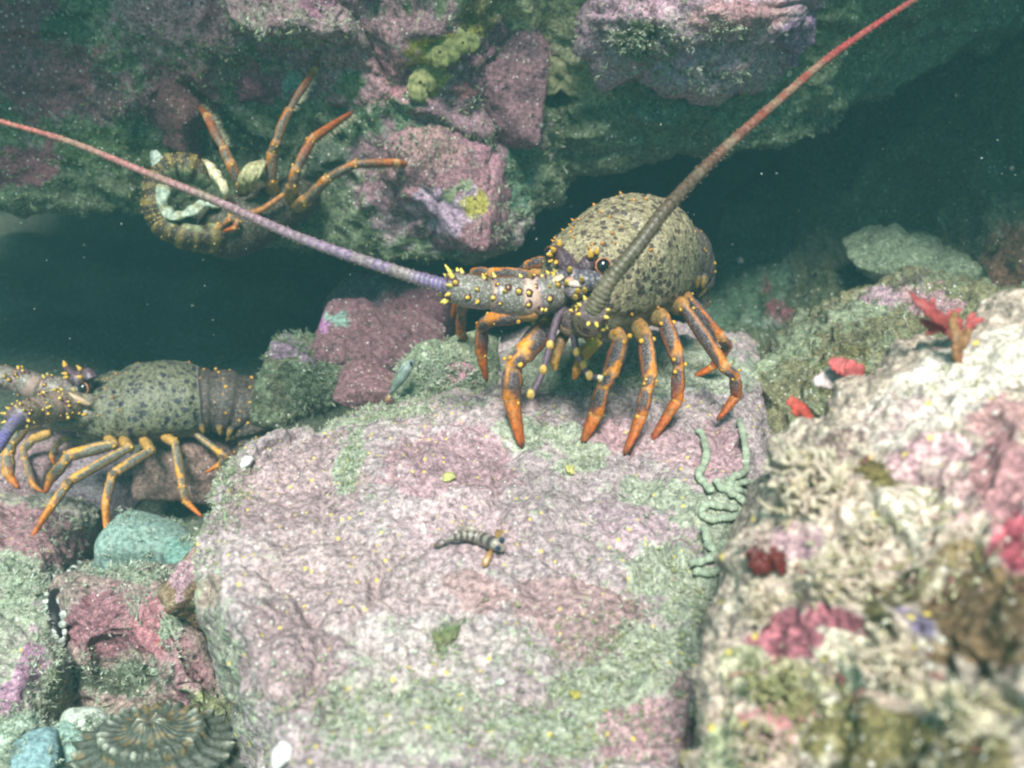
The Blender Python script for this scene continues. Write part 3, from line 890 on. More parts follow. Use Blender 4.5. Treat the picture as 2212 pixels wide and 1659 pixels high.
# ------------------------------------------------------------------ the water's own haze
def box(name, lo, hi, mat):
    V = [(x, y, z) for z in (lo[2], hi[2]) for y in (lo[1], hi[1]) for x in (lo[0], hi[0])]
    F = [(0, 2, 3, 1), (4, 5, 7, 6), (0, 1, 5, 4), (2, 6, 7, 3), (0, 4, 6, 2), (1, 3, 7, 5)]
    return mk(name, V, F, mat, smooth=False)


mh = bpy.data.materials.new('green_water')
mh.use_nodes = True
t = mh.node_tree
t.nodes.remove(t.nodes['Principled BSDF'])
pv = t.nodes.new('ShaderNodeVolumePrincipled')
pv.inputs['Color'].default_value = (.22, .58, .66, 1)
pv.inputs['Density'].default_value = .10
pv.inputs['Anisotropy'].default_value = .1
t.links.new(pv.outputs[0], t.nodes['Material Output'].inputs['Volume'])
hz = box('haze', (-4.3, -2.3, -1.1), (4.3, 4.8, 1.75), mh)
tag(hz, 'green hazy water between the camera and the rocks', 'water', kind='stuff')

# drifting specks
rs_ = np.random.RandomState(77)
m = MB()
for k in range(170):
    p = D(rs_.uniform(-50, 2260), rs_.uniform(-40, 1000), rs_.uniform(.45, 1.15))
    r = rs_.uniform(.0003, .0009)
    e = Vector(rs_.normal(size=3)).normalized()
    m.tube([p - e * r * rs_.uniform(.6, 1.6), p, p + e * r * rs_.uniform(.6, 1.6)], [r * .3, r * .7, r * .3], 5, (.1, .3, 1), (.42, .46, .42, 0))
sn = m.build('drifting_specks', M_turf)
tag(sn, 'tiny pale specks drifting in the water', 'specks', kind='stuff')
# ================================================================== LOBSTERS
ORANGE, ORED, GOLD = (.62, .175, .015), (.36, .050, .010), (.76, .46, .05)
PURP, TANL, TIPD = (.065, .045, .06), (.24, .20, .11), (.10, .035, .02)


def mixc(a, b, t):
    t = min(1, max(0, t))
    return tuple(a[i] * (1 - t) + b[i] * t for i in range(3))


WS = 1.12


def leg(parent, J, W, up, seed=0, gold=0., tone=1., tip=None, fringe=None, side=PURP, red=0., name='leg', label=None):
    """One walking leg as one tapered, jointed surface: J = joints hip to tip, W = radius of each segment."""
    W = [q * WS for q in W]
    rs = random.Random(seed)
    m = MB()
    pts, rad, info = [], [], []
    ns = len(J) - 1
    for s in range(ns):
        a, b = Vector(J[s]), Vector(J[s + 1])
        last = s == ns - 1
        L = (b - a).length
        k = max(5, int(L / .003))
        bow = Vector(up) * L * (.04 if s == ns - 3 else .015)
        for i in range(k + 1):
            t = i / k
            if i == 0 and s > 0:
                continue
            p = a.lerp(b, t) + bow * math.sin(math.pi * t)
            w = W[s]
            if last:
                r = w * (.96 - .58 * t ** 1.25) if t < .9 else w * (.45 - 3.2 * (t - .9))
                r = max(r, w * .12)
            else:
                r = w * (.70 + .26 * math.sin(math.pi * min(t * 1.1, 1)) + .26 * max(0, t - .7) / .3)
                if t > .95:
                    r *= .84
                if s > 0 and t < .06:
                    r *= .86
            pts.append(p)
            rad.append((r * (1 + .04 * rs.uniform(-1, 1)), r * .78))
            info.append((s, t, last))
    og = tuple(q * tone for q in mixc(ORANGE, GOLD, gold))
    orr = tuple(q * tone for q in mixc(ORED, ORANGE, .25 + gold * .7))

    def colf(u, v, i):
        s, t, last = info[i]
        du = min(u, 1 - u)
        if last:
            c = mixc(mixc(og, orr, .25 + t * 1.1), (.20, .05, .015), max(0, (du - .10) * 3.2) * (1 - gold * .6))
            c = mixc(c, (.22, .10, .03), .55 * wear[i])
            if t > .82:
                c = mixc(c, TIPD, (t - .82) * 5)
            return (*c, 0)
        if s == 0:
            return (*mixc(mixc(TANL, (.5, .3, .08), .5), og, .4 if du < .15 else 0), .2)
        w = .062 + (.10 * (t - .65) / .35 if t > .65 else 0)
        edge = abs(du - .27) < .022
        if t > .93 or t < .03:
            return (*mixc(mixc(og, GOLD, .35), (.45, .26, .18), .5), 0)
        if du < w:
            return (*mixc(mixc(mixc(og, GOLD, .25 * (1 - s / ns)), orr, red + .25 * (s / ns)), side, .5 * wear[i] * (t < .8)), 0)
        if s == ns - 2 and du < .3 and t > .5 - red:
            return (*mixc(side, orr, min(1, (t - .5 + red) * 1.6 + red * .5)), .6)
        if edge:
            return (*mixc(side, og, .65), 0)
        if du > .4:
            return (*mixc(TANL, side, .3), .3)
        return (*side, 1)
    wear = np.clip(fbm(np.array([tuple(p) for p in pts]), 160, 3, seed) * .9 + .35, 0, 1)
    m.tube(pts, rad, 16, up, colf)
    # knuckles
    up = Vector(up).normalized()
    for s in range(1, ns):
        p = Vector(J[s])
        T = (Vector(J[s + 1]) - Vector(J[s - 1])).normalized()
        B = T.cross(up).normalized()
        w = W[min(s, ns - 1)]
        for (x, y) in ((.78, .45), (-.78, .45), (.1, .9), (.85, -.3))[:3 if s < ns - 1 else 2]:
            r = w * rs.uniform(.15, .26)
            m.ball(p + B * x * w * .86 + up * y * w * .7 + T * rs.uniform(-.7, .5) * w, r, (*mixc(GOLD, og, rs.uniform(0, .5)), 0), nu=7, nv=5)
    if fringe:
        f = Vector(fringe).normalized()
        for s in (ns - 2, ns - 1):
            a, b = Vector(J[s]), Vector(J[s + 1])
            L = (b - a).length
            for i in range(int(L / .00065)):
                t = rs.random() * .95
                p = a.lerp(b, t)
                d = (f + (b - a).normalized() * rs.uniform(-.2, .5) + Vector((rs.uniform(-.3, .3), rs.uniform(-.3, .3), rs.uniform(-.3, .3)))).normalized()
                h = rs.uniform(.55, 1.1) * W[s] * 1.9
                q = (b - a).normalized() * .0007
                m.add([tuple(p - q), tuple(p + q), tuple(p + d * h + q * .4)], [(0, 1, 2)], (*mixc((.30, .27, .17), (.40, .36, .24), rs.random()), 0))
    o = m.build(name, M_leg, parent)
    if label:
        o['label'] = label
    return o


def flagellum(parent, P, r0, r1, stops, up=(0, 0, 1), n=220, pale=1.):
    P = np.array([tuple(p) for p in P])
    Q = catmull(P, n)
    m = MB()
    rad = []
    fo = fbm(Q, 45, 3, 4) * .7 + .1
    for i in range(n):
        t = i / (n - 1)
        r = r0 + (r1 - r0) * (t ** .75)
        rad.append(r * (1.0 if i % 3 else .86))

    def colf(u, v, i):
        for (a, ca), (b, cb) in zip(stops[:-1], stops[1:]):
            if v <= b:
                c = mixc(ca, cb, (v - a) / (b - a))
                break
        else:
            c = stops[-1][1]
        du = min(u, 1 - u)
        c = mixc(c, (.40, .36, .28), max(0, (du - .27) * 2.6) * (1 - v) * pale)
        c = mixc(c, (.22, .18, .12), max(0, min(.6, fo[i])))
        if i % 3 == 0:
            c = mixc(c, (.5, .42, .4), (.35 if pale else .12) * (1 - v * .6))
        return (*c, 0)
    m.tube([tuple(q) for q in Q], rad, 12, up, colf)
    # short bristles on every ring
    rs = random.Random(5)
    for i in range(2, n - 2, 2):
        T = Vector(Q[i + 1] - Q[i - 1]).normalized()
        for k in range(5):
            d = T.cross(Vector((rs.uniform(-1, 1), rs.uniform(-1, 1), rs.uniform(-1, 1)))).normalized()
            p = Vector(Q[i]) + d * rad[i] * .9
            m.add([tuple(p - T * .0004), tuple(p + T * .0004), tuple(p + d * .0021 + T * .0014)], [(0, 1, 2)], (.34, .24, .16, 0))
    return m.build('flagellum', M_flag, parent)


def peduncle(parent, P, radii, up, seed, spine_len=.008, pale_at=None, nsp=16, side_bias=None, base=(.17, .16, .12), palek=1.):
    """thick spiny antenna base of three segments"""
    rs = random.Random(seed)
    m = MB()
    Q = catmull(np.array([tuple(p) for p in P]), 40)
    rad, seg = [], []
    for i in range(40):
        t = i / 39
        s = min(2, int(t * 3))
        f = t * 3 - s
        r = np.interp(t, np.linspace(0, 1, len(radii)), radii)
        r *= (.90 + .14 * math.sin(math.pi * min(1, f * 1.05)) + (.05 if f > .75 else 0)) * (.9 if f < .06 and s else 1)
        rad.append(r)
        seg.append((s, f))

    def colf(u, v, i):
        s, f = seg[i]
        if pale_at is not None and abs(v - pale_at[0] - .06 * math.cos(2 * math.pi * (u - pale_at[1]))) < .055 and min(abs(u - pale_at[1]), 1 - abs(u - pale_at[1])) < .22:
            return (*tuple(q * palek for q in (.62, .42, .36)), 0)
        if f < .07 and s:
            return (.40, .26, .18, 0)
        if f > .86:
            return (*mixc(base, (.10, .06, .11), .7), .4)
        g = .5 + .5 * math.sin(u * 25 + s) * math.cos(v * 60)
        return (*mixc(base, (.10, .07, .12), .35 * g), 1)
    m.tube([tuple(q) for q in Q], rad, 22, up, colf)
    for k in range(nsp):
        t = rs.choice([.12, .28, .33, .45, .60, .66, .8, .93, .97]) + rs.uniform(-.05, .05)
        t = min(.98, max(.03, t))
        i = int(t * 39)
        T = Vector(Q[min(i + 1, 39)] - Q[max(i - 1, 0)]).normalized()
        d = T.cross(Vector((rs.uniform(-1, 1), rs.uniform(-1, 1), rs.uniform(-1, 1)))).normalized()
        if side_bias is not None and d.dot(side_bias) < -.15:
            d = -d
        p = Vector(Q[i]) + d * rad[i] * .93
        L = spine_len * rs.uniform(.3, .8)
        r = .0025 * rs.uniform(.7, 1.25)
        m.ball(p - d * r * .5, r * 1.55, (.09, .03, .035, 0), nu=7, nv=5)
        m.spine(p, d + T * .55, L, r, (.30, .10, .03, 0), (*mixc(GOLD, (.75, .62, .14), rs.random()), 0))
    # ring of forward spines at the far end
    T = Vector(Q[-1] - Q[-3]).normalized()
    a = T.cross(Vector((.3, .2, 1))).normalized()
    b = T.cross(a)
    for k in range(9):
        th = 2 * math.pi * k / 9 + rs.uniform(-.2, .2)
        d = a * math.cos(th) + b * math.sin(th)
        p = Vector(Q[-2]) + d * rad[-1] * .92
        m.spine(p, T * .8 + d * .8, spine_len * rs.uniform(.7, 1.15), .0021, (.14, .05, .08, 0), (*mixc(GOLD, (.78, .66, .16), rs.random()), 0))
    return m.build('antenna', M_shell, parent)


def carapace(parent, C, H, Lf, U, sc, mat, seed, spines=30, sy=1., sz=1.):
    Lf, U = Lf * sy, U * sz
    rs = random.Random(seed)
    xs = np.array([-.086, -.080, -.066, -.045, -.02, .01, .035, .055, .068, .076, .080])
    ws = np.array([.036, .048, .055, .059, .061, .060, .055, .047, .038, .027, .010])
    ts = np.array([.032, .043, .050, .054, .055, .051, .045, .038, .030, .020, .008])
    bs = np.array([.030, .036, .040, .043, .044, .044, .042, .038, .034, .026, .010])
    nr, na = 90, 72
    X = np.linspace(xs[0], xs[-1], nr)
    X = np.sort(np.concatenate([X[:-1], np.linspace(.070, .080, 8)]))
    nr = len(X)
    V, Cc, F = [], [], []
    for i, x in enumerate(X):
        w, t, b = (np.interp(x, xs, q) for q in (ws, ts, bs))
        groove = .0042 * math.exp(-((x - .018) / .005) ** 2)
        for j in range(na):
            th = 2 * math.pi * j / na
            c, s = math.cos(th), math.sin(th)
            h = t if s > 0 else b
            e = .92 if s > 0 else .75
            y = w * np.sign(c) * abs(c) ** e
            z = h * np.sign(s) * abs(s) ** e
            if s < 0:
                y *= 1 - .22 * abs(s)
            f = 1 - groove / .05 * (1 if s > -.2 else 0)
            V.append((x, y * f, z * f))
            tint = 1.0
            cc = (1, 1, 1)
            if s < -.25:                 # pale unspotted lower flank
                k = min(1, (-.25 - s) / .15)
                cc = (1, 1, 1)
                Cc.append((.25, .23, .16, .75 * k))
                continue
            if x > .070 and s < .62:
                k = min(1, (x - .069) / .006)
                Cc.append((.10, .085, .10, .8 * k))
                continue
            if x < -.078:
                Cc.append((.13, .11, .09, .7))
                continue
            Cc.append((1, 1, 1, 0))
    V = np.array(V)
    Nn = V.copy()
    Nn[:, 0] *= .4
    Nn /= np.linalg.norm(Nn, axis=1, keepdims=True)
    V = V + Nn * (fbm(V, 60, 3, seed) * .0013 + np.maximum(0, fbm(V, 260, 2, seed + 9)) * .0016)[:, None]
    for i in range(nr - 1):
        for j in range(na):
            k = (j + 1) % na
            F.append((i * na + j, i * na + k, (i + 1) * na + k, (i + 1) * na + j))
    F.append(tuple(range(na - 1, -1, -1)))
    F.append(tuple((nr - 1) * na + j for j in range(na)))
    Mx = np.array([tuple(H), tuple(Lf), tuple(U)]).T * sc
    W_ = V @ Mx.T + np.array(C)
    m = MB()
    m.add(W_, F, np.array(Cc))
    # little orange-tipped spines
    for k in range(spines):
        if k < spines * .66:
            i = rs.randint(int(nr * .55), int(nr * .86))
        else:
            i = rs.randint(int(nr * .08), int(nr * .55))
        j = int(na * (.06 + .38 * rs.random()) if rs.random() < .85 else na * rs.choice([.97, .52]))
        p = Vector(W_[i * na + j % na])
        q = Vector(V[i * na + j % na])
        d = (H * (.55) + Lf * q.y / .05 + U * q.z / .05).normalized()
        r = .0015 * rs.uniform(.7, 1.2) * sc
        m.ball(p - d * r, r * 1.5, (.14, .06, .05, 1), nu=7, nv=5)
        m.spine(p, d, .004 * rs.uniform(.4, .9) * sc, r * .85, (.3, .1, .03, 1), (.66, .30, .04, 1))

    def loc(x, y, z):
        return Vector(C) + (H * x + Lf * y + U * z) * sc
    return m.build('carapace', mat, parent), loc


def abdomen(parent, P, rads, up, name='abdomen', nseg=6, seed=3, base=(.055, .045, .055), dots=5, flat=.9, spikes=True, pale=(.42, .40, .32), mat=None, band=(.36, .24, .10)):
    rs = random.Random(seed)
    n = nseg * 9 + 1
    Q = catmull(np.array([tuple(p) for p in P]), n)
    m = MB()
    rad, inf = [], []
    for i in range(n):
        t = i / (n - 1)
        s = min(nseg - 1, int(t * nseg))
        f = t * nseg - s
        r = np.interp(t, np.linspace(0, 1, len(rads)), rads) * (.92 + .12 * f ** .6)
        rad.append((r * flat, r))
        inf.append((s, f))

    def colf(u, v, i):
        s, f = inf[i]
        du = min(u, 1 - u)
        if du > .36:
            return (*mixc(base, pale, .55), .0)
        if f > .88:
            return (*mixc(base, band, .6), 0)
        if .42 < f < .5:
            return (*mixc(base, (.2, .17, .14), .5), .3)
        return (*mixc(base, (.12, .09, .06), .5 * abs(math.sin(u * 40 + s * 2))), .8)
    m.tube([tuple(q) for q in Q], rad, 32, up, colf)
    up = Vector(up)
    for s in range(nseg):
        i = int((s + .55) * 9)
        T = Vector(Q[min(i + 1, n - 1)] - Q[max(i - 1, 0)]).normalized()
        Nn = (up - T * up.dot(T)).normalized()
        B = T.cross(Nn)
        a, b = rad[i]
        for k in range(dots):
            th = math.pi * (-.85 + 1.7 * (k + rs.uniform(.2, .8)) / dots) * .62
            ii = min(n - 1, max(0, i + rs.randint(-3, 4)))
            p = Vector(Q[ii]) + Nn * a * math.cos(th) + B * b * math.sin(th)
            m.ball(p, b * .05 * rs.uniform(.6, 1.3), (.62, .34, .06, 0), nu=6, nv=4)
        if spikes:
            for sg in (-1, 1):
                th = sg * 1.9
                p = Vector(Q[i]) + Nn * a * math.cos(th) + B * b * math.sin(th)
                m.spine(p, B * sg * .15 - Nn + T * .2, b * .34, b * .12, (*base, 0), (*mixc(base, (.45, .28, .07), .7), 0), sides=6)
    return m.build(name, mat or M_abd, parent)


def eye(parent, p, r, look):
    look = Vector(look).normalized()
    m = MB()
    m.ball(p, r, (.0, .0, .0, 0), nu=16, nv=12)
    o = m.build('eye', M_eye, parent)
    k = MB()
    a = look.cross(Vector((0, 0, 1))).normalized()
    b = look.cross(a)
    ring = []
    for i in range(25):
        th = 2 * math.pi * i / 24
        ring.append(Vector(p) + (a * math.cos(th) + b * math.sin(th)) * r * .98 + look * r * .12)
    k.tube(ring, [r * .17] * 25, 7, look, (.42, .16, .06, 0))
    k.tube([Vector(p) - look * r * 1.6, Vector(p) - look * r * .3], [r * .6, r * .8], 12, a, (.09, .05, .07, 0))
    k.build('eye_stalk', M_shell, parent)
    return o


def horn(parent, P, r, tips, seed=0):
    m = MB()
    Q = catmull(np.array([tuple(p) for p in P]), 16)
    m.tube([tuple(q) for q in Q], [r * (1 - .75 * (i / 15) ** 1.4) for i in range(16)], 12, (0, 0, 1),
           lambda u, v, i: (*mixc((.085, .05, .075), (.07, .03, .04), v), .35 if v < .6 else 0))
    for p, d, L in tips:
        m.spine(p, d, L, L * .42, (.16, .06, .03, 0), (.72, .42, .06, 0))
    return m.build('horn', M_shell, parent)


def thin_limb(parent, P, r, name, joints=(), col=(.10, .06, .09), tipcol=(.7, .6, .35), jc=(.62, .38, .10)):
    m = MB()
    Q = catmull(np.array([tuple(p) for p in P]), 12 * (len(P) - 1))
    n = len(Q)
    m.tube([tuple(q) for q in Q], [r * (1.05 - .35 * i / n) for i in range(n)], 10, (0, -1, .3),
           lambda u, v, i: (*(tipcol if v > .94 else col), .2))
    for j in joints:
        m.ball(j, (r * .95, r * .95, r * 1.3), (*jc, 0), nu=8, nv=6)
    return m.build(name, M_leg, parent)


def frame(H, up=Vector((0, 0, 1))):
    H = Vector(H).normalized()
    Lf = up.cross(H).normalized()
    return H, Lf, H.cross(Lf).normalized()


M_cara = carapace_mat('carapace_shell', (.37, .315, .205), (.22, .185, .115), (.028, .017, .024), .98, 135)
M_cara2 = carapace_mat('carapace_shell_spotted', (.20, .205, .14), (.12, .125, .085), (.009, .008, .03), .98, 120)

# ------------------------------------------------------------------ the large lobster
C = D(1330, 590, .905)
H, Lf, U = frame((-.078, -.124, .012))
lob = empty('spiny_lobster', G(1300, 930, Z))
tag(lob, 'large spiny lobster facing the camera on the pink boulder, antennae spread wide', 'lobster', 'spiny lobsters')
cara, loc = carapace(lob, C, H, Lf, U, 1.06, M_cara, 5, 40, .89, 1.13)
abdomen(lob, [loc(-.066, -.001, -.002), loc(-.095, .002, -.002), loc(-.120, .004, -.008), loc(-.136, .006, -.026), loc(-.140, .008, -.05)],
        [.041, .042, .040, .036, .030], U, seed=4)
CAMDIR = (CAM - C).normalized()
# hips from the body, feet on the rock
hipL = [loc(.045, .036, -.034), loc(.018, .042, -.037), loc(-.012, .044, -.036), loc(-.042, .044, -.032), loc(-.062, .042, -.026)]
hipR = [loc(.045, -.036, -.034), loc(.018, -.042, -.037), loc(-.012, -.044, -.036), loc(-.042, -.044, -.032), loc(-.062, -.042, -.026)]


def pleg(px, d0, d1, lift=.0, bulge=-.02):
    """joints at picture points, depth running from hip depth d0 to foot depth d1 with the knee bulging outward"""
    out = []
    n = len(px)
    for i, (x, y) in enumerate(px):
        t = i / (n - 1)
        d = d0 + (d1 - d0) * t + bulge * math.sin(math.pi * min(1, t * 1.25) if t < .8 else math.pi)
        out.append(D(x, y, d))
    return out


def gd(px, py, z=Z):
    return proj([tuple(G(px, py, z))])[2][0]


outL = (Lf * .7 + CAMDIR * .8 + Vector((0, 0, .1))).normalized()
outR = (-Lf * .35 + CAMDIR * 1.0 + Vector((0, 0, .2))).normalized()
leg(lob, pleg([(1322, 712), (1341, 735), (1318, 806), (1303, 834), (1285, 897), (1257, 958)], .862, gd(1257, 958), bulge=-.012), [.0085, .0092, .0078, .0085, .0075], outL, 1, label='stout front leg with a blunt orange tip')
leg(lob, pleg([(1372, 698), (1393, 728), (1403, 815), (1398, 838), (1384, 900), (1348, 983)], .868, gd(1348, 983), bulge=-.015), [.0085, .0085, .0065, .0068, .0060], outL, 2)
leg(lob, pleg([(1412, 680), (1434, 692), (1461, 768), (1466, 792), (1462, 866), (1403, 956)], .888, gd(1403, 956), bulge=-.020), [.0085, .0085, .0065, .0068, .0060], outL, 3, red=.15)
leg(lob, pleg([(1450, 655), (1478, 664), (1566, 796), (1588, 812), (1590, 856), (1548, 909)], .915, gd(1548, 909), bulge=-.022), [.009, .0075, .0060, .0062, .0052], outL, 4, red=.2)
leg(lob, pleg([(1455, 632), (1484, 642), (1556, 730), (1572, 748), (1540, 792), (1486, 821)], .93, gd(1486, 821), bulge=-.01), [.008, .0072, .0060, .0055, .0045], outL, 5, red=.5)
leg(lob, pleg([(1195, 695), (1178, 708), (1129, 768), (1108, 792), (1105, 862), (1128, 967)], .875, gd(1128, 967), bulge=-.02), [.009, .0120, .0092, .0105, .0085], outR, 6, gold=.15, label='stout front leg with a dark upper segment')
leg(lob, pleg([(1160, 676), (1130, 680), (1060, 690), (1041, 706), (1040, 764), (1052, 824)], .90, gd(1052, 824), bulge=-.01), [.0085, .0090, .0072, .0072, .0060], outR, 7, red=.2)
leg(lob, pleg([(1130, 650), (1060, 648), (1004, 654), (997, 672), (995, 718), (1014, 742)], .93, gd(1014, 742), bulge=-.0), [.008, .0075, .0058, .0058, .0048], outR, 8, red=.3)
leg(lob, pleg([(1190, 605), (1150, 597), (1060, 592), (1024, 590), (990, 640), (975, 690)], .92, 1.05, bulge=-.0), [.008, .0068, .0055, .005, .0045], (0, -.3, 1), 9, label='raised rear leg seen over the antenna base')
leg(lob, pleg([(1200, 580), (1185, 566), (1140, 576), (1120, 600), (1090, 660), (1080, 700)], .96, 1.08, bulge=0), [.008, .0068, .0055, .005, .0045], (0, -.3, 1), 10)
# antennae
pa = peduncle(lob, [D(1222, 618, .838), D(1150, 640, .825), D(1060, 636, .815), D(962, 618, .805)], [.0150, .0165, .0142, .0118], (0, -.4, 1), 3, .0085, pale_at=(.33, .88), nsp=34, side_bias=(CAMDIR + Vector((0, 0, .3))).normalized())
flagellum(pa, [D(966, 619, .806), D(850, 584, .815), D(650, 515, .84), D(480, 440, .865), D(320, 375, .885), D(150, 306, .91), D(0, 262, .925), D(-160, 215, .94)], .0064, .0019,
          [(0, (.13, .09, .22)), (.25, (.20, .13, .20)), (.45, (.26, .14, .15)), (.65, (.36, .13, .12)), (1, (.42, .09, .06))])
pb = peduncle(lob, [D(1262, 655, .84), D(1268, 690, .812), D(1278, 692, .782), D(1281, 670, .752)], [.0120, .0122, .0116, .0108], (0, 0, 1), 7, .0065, nsp=30, base=(.26, .19, .08))
flagellum(pb, [D(1279, 674, .757), D(1315, 608, .745), D(1375, 535, .745), D(1440, 450, .755), D(1520, 365, .78), D(1590, 298, .80), D(1690, 210, .835), D(1790, 125, .87), D(1890, 55, .90), D(1990, -10, .935), D(2120, -90, .97)], .0078, .0022,
          [(0, (.13, .11, .06)), (.2, (.075, .06, .032)), (.38, (.085, .05, .03)), (.55, (.20, .05, .03)), (.75, (.30, .04, .04)), (1, (.32, .045, .05))], up=(-.5, -.5, .7), pale=.0)
# head
eye(lob, D(1302, 574, .818), .0062, (.25, -1, .3))
eye(lob, D(1189, 548, .846), .0058, (-.8, -.6, .3))
horn(lob, [D(1232, 588, .835), D(1218, 563, .828), D(1205, 545, .824), D(1194, 537, .82)], .0095,
     [(D(1196, 541, .818), (-.3, -.7, .5), .007), (D(1190, 549, .82), (-.5, -.7, .2), .0065), (D(1208, 530, .825), (.1, -.4, 1), .0065), (D(1192, 562, .825), (-.5, -.7, 0), .0055), (D(1202, 566, .82), (-.3, -.9, 0), .005)], 1)
horn(lob, [D(1262, 592, .828), D(1268, 572, .822), D(1274, 558, .820), D(1279, 549, .818)], .0085,
     [(D(1275, 553, .814), (0, -.5, .9), .008), (D(1288, 547, .82), (.2, -.3, .9), .0065)], 2)
hm = MB()
for x, y, d, r, c in [(1238, 598, .823, .010, (.10, .07, .10)), (1262, 606, .818, .0115, (.09, .085, .11)), (1216, 596, .832, .010, (.07, .06, .09)), (1282, 604, .822, .0095, (.085, .085, .11)), (1243, 628, .818, .009, (.14, .10, .12))]:
    hm.ball(D(x, y, d), (r, r, r * .8), (*c, .8), nu=14, nv=10)
hm.ball(D(1232, 608, .815), (.0050, .004, .004), (.45, .24, .16, 0), nu=10, nv=8)
hm.ball(D(1248, 613, .812), (.0085, .005, .0035), (.58, .46, .40, 0), nu=12, nv=8)
hm.ball(D(1196, 606, .822), (.0110, .006, .0030), (.55, .46, .32, 0), Matrix.Rotation(R(-25), 3, 'Y'), nu=12, nv=8)
for x, y, d in [(1231, 583, .812), (1257, 604, .805), (1248, 630, .806), (1263, 628, .805), (1225, 612, .815), (1243, 643, .805)]:
    hm.spine(D(x, y, d), (-.1, -.8, .6), .008, .0026, (.2, .08, .05, 0), (.74, .52, .08, 0))
hm.build('head', M_shell, lob)
thin_limb(lob, [D(1222, 660, .835), D(1203, 690, .83), D(1188, 746, .825), D(1174, 798, .82), D(1158, 835, .815), D(1146, 858, .812)], .0036, 'antennule', [D(1188, 746, .822), D(1173, 799, .817), D(1146, 852, .812)])
thin_limb(lob, [D(1234, 690, .84), D(1240, 729, .835), D(1246, 761, .83), D(1260, 787, .825), D(1272, 810, .82), D(1302, 817, .815)], .0034, 'antennule', [D(1246, 761, .827), D(1261, 788, .822), D(1273, 811, .817)])
mm = MB()
mm.tube([D(1262, 715, .85), D(1285, 742, .845), D(1262, 765, .845), D(1246, 800, .845), D(1240, 820, .845)], [.005, .0068, .0055, .0042, .002], 12, (0, -1, 0), lambda u, v, i: (*mixc((.60, .36, .06), (.42, .15, .02), v), 0))
mm.tube([D(1225, 715, .85), D(1205, 745, .85), D(1196, 780, .85), D(1200, 800, .85)], [.005, .006, .005, .002], 12, (0, -1, 0), lambda u, v, i: (*mixc((.12, .07, .07), (.52, .28, .04), v), 0))
mm.ball(D(1250, 705, .84), (.018, .012, .010), (.16, .10, .06, .6), nu=14, nv=10)
mm.ball(D(1236, 690, .835), (.010, .010, .012), (.09, .055, .06, .6), nu=12, nv=8)
mm.build('mouthparts', M_leg, lob)

# ------------------------------------------------------------------ the left lobster
C = D(300, 878, 1.17)
H, Lf, U = frame((-.95, -.26, .02))
lo2 = empty('spiny_lobster', G(200, 1180, .12))
tag(lo2, 'blue-spotted spiny lobster in side view at the left edge, antennae running out of frame', 'lobster', 'spiny lobsters')
cara, loc = carapace(lo2, C, H, Lf, U, .90, M_cara2, 15, 26)
abdomen(lo2, [loc(-.066, 0, .0), loc(-.095, .0, -.002), loc(-.125, .0, -.012), loc(-.142, .004, -.035), loc(-.142, .008, -.062), loc(-.128, .01, -.082)],
        [.040, .042, .041, .038, .034, .026], U, seed=6, base=(.035, .03, .038), dots=11, band=(.10, .085, .07))
tf = MB()
for k in range(5):
    a = R(-40 + 20 * k)
    b0 = loc(-.128, .01, -.080)
    d = (H * math.cos(a) * .9 - U * .35 + Lf * math.sin(a) * .7).normalized()
    tf.tube([b0, b0 + d * .02, b0 + d * .042, b0 + d * .050], [(.002, .006), (.002, .012), (.0016, .013), (.001, .006)], 12, (0, 0, 1), (*mixc((.10, .06, .03), (.40, .26, .10), k / 5), 0))
tf.build('tail_fan', M_abd, lo2)
o2 = (Vector((0, -1, .25))).normalized()
S2 = .86
up2 = Vector((-.3, -.6, .75)).normalized()


def leg2(px, d0, d1, W, seed, label=None, up=up2, z=None, b=-.015):
    return leg(lo2, pleg(px, d0, d1, bulge=b), [w * .84 for w in W], up, seed, gold=.5, side=(.14, .14, .115), label=label)


leg2([(235, 948), (246, 960), (150, 984), (140, 998), (110, 1034), (97, 1068)], 1.135, 1.09, [.009, .0095, .008, .0085, .006], 21)
leg2([(268, 950), (278, 968), (152, 1040), (140, 1055), (113, 1092), (66, 1166)], 1.14, gd(66, 1166, .125), [.009, .0075, .0065, .0065, .0055], 22)
leg2([(310, 948), (326, 974), (248, 1022), (239, 1040), (228, 1090), (236, 1204)], 1.15, gd(236, 1204, .105), [.009, .0075, .0065, .0065, .0055], 23, 'leg with a dark tip reaching the teal cobble')
leg2([(352, 940), (378, 958), (392, 1034), (393, 1050), (404, 1086), (438, 1118)], 1.155, 1.12, [.009, .0072, .006, .0062, .0052], 24)
leg2([(398, 928), (420, 936), (478, 980), (490, 986), (474, 1004), (441, 1024)], 1.17, 1.17, [.008, .0062, .0055, .005, .004], 25, b=-.008)
leg2([(200, 940), (186, 955), (138, 948), (122, 962), (112, 985), (118, 1005)], 1.16, 1.16, [.008, .0062, .005, .005, .004], 26, b=0)
leg2([(95, 905), (50, 925), (24, 958), (18, 985), (18, 1025), (42, 1056)], 1.12, 1.08, [.009, .0095, .009, .0095, .007], 27, 'stout front leg curled down at the picture edge', b=0)
leg2([(110, 935), (70, 950), (50, 972), (54, 990), (74, 1050), (102, 1070)], 1.2, 1.2, [.008, .007, .0055, .0055, .0045], 28, b=0)
pa = peduncle(lo2, [D(170, 868, 1.12), D(118, 880, 1.09), D(70, 890, 1.06), D(34, 905, 1.03)], [.0150, .0170, .0155, .013], (0, -.4, 1), 13, .0075, pale_at=(.35, .9), nsp=36, side_bias=Vector((0, -.6, .6)), base=(.19, .14, .065), palek=.6)
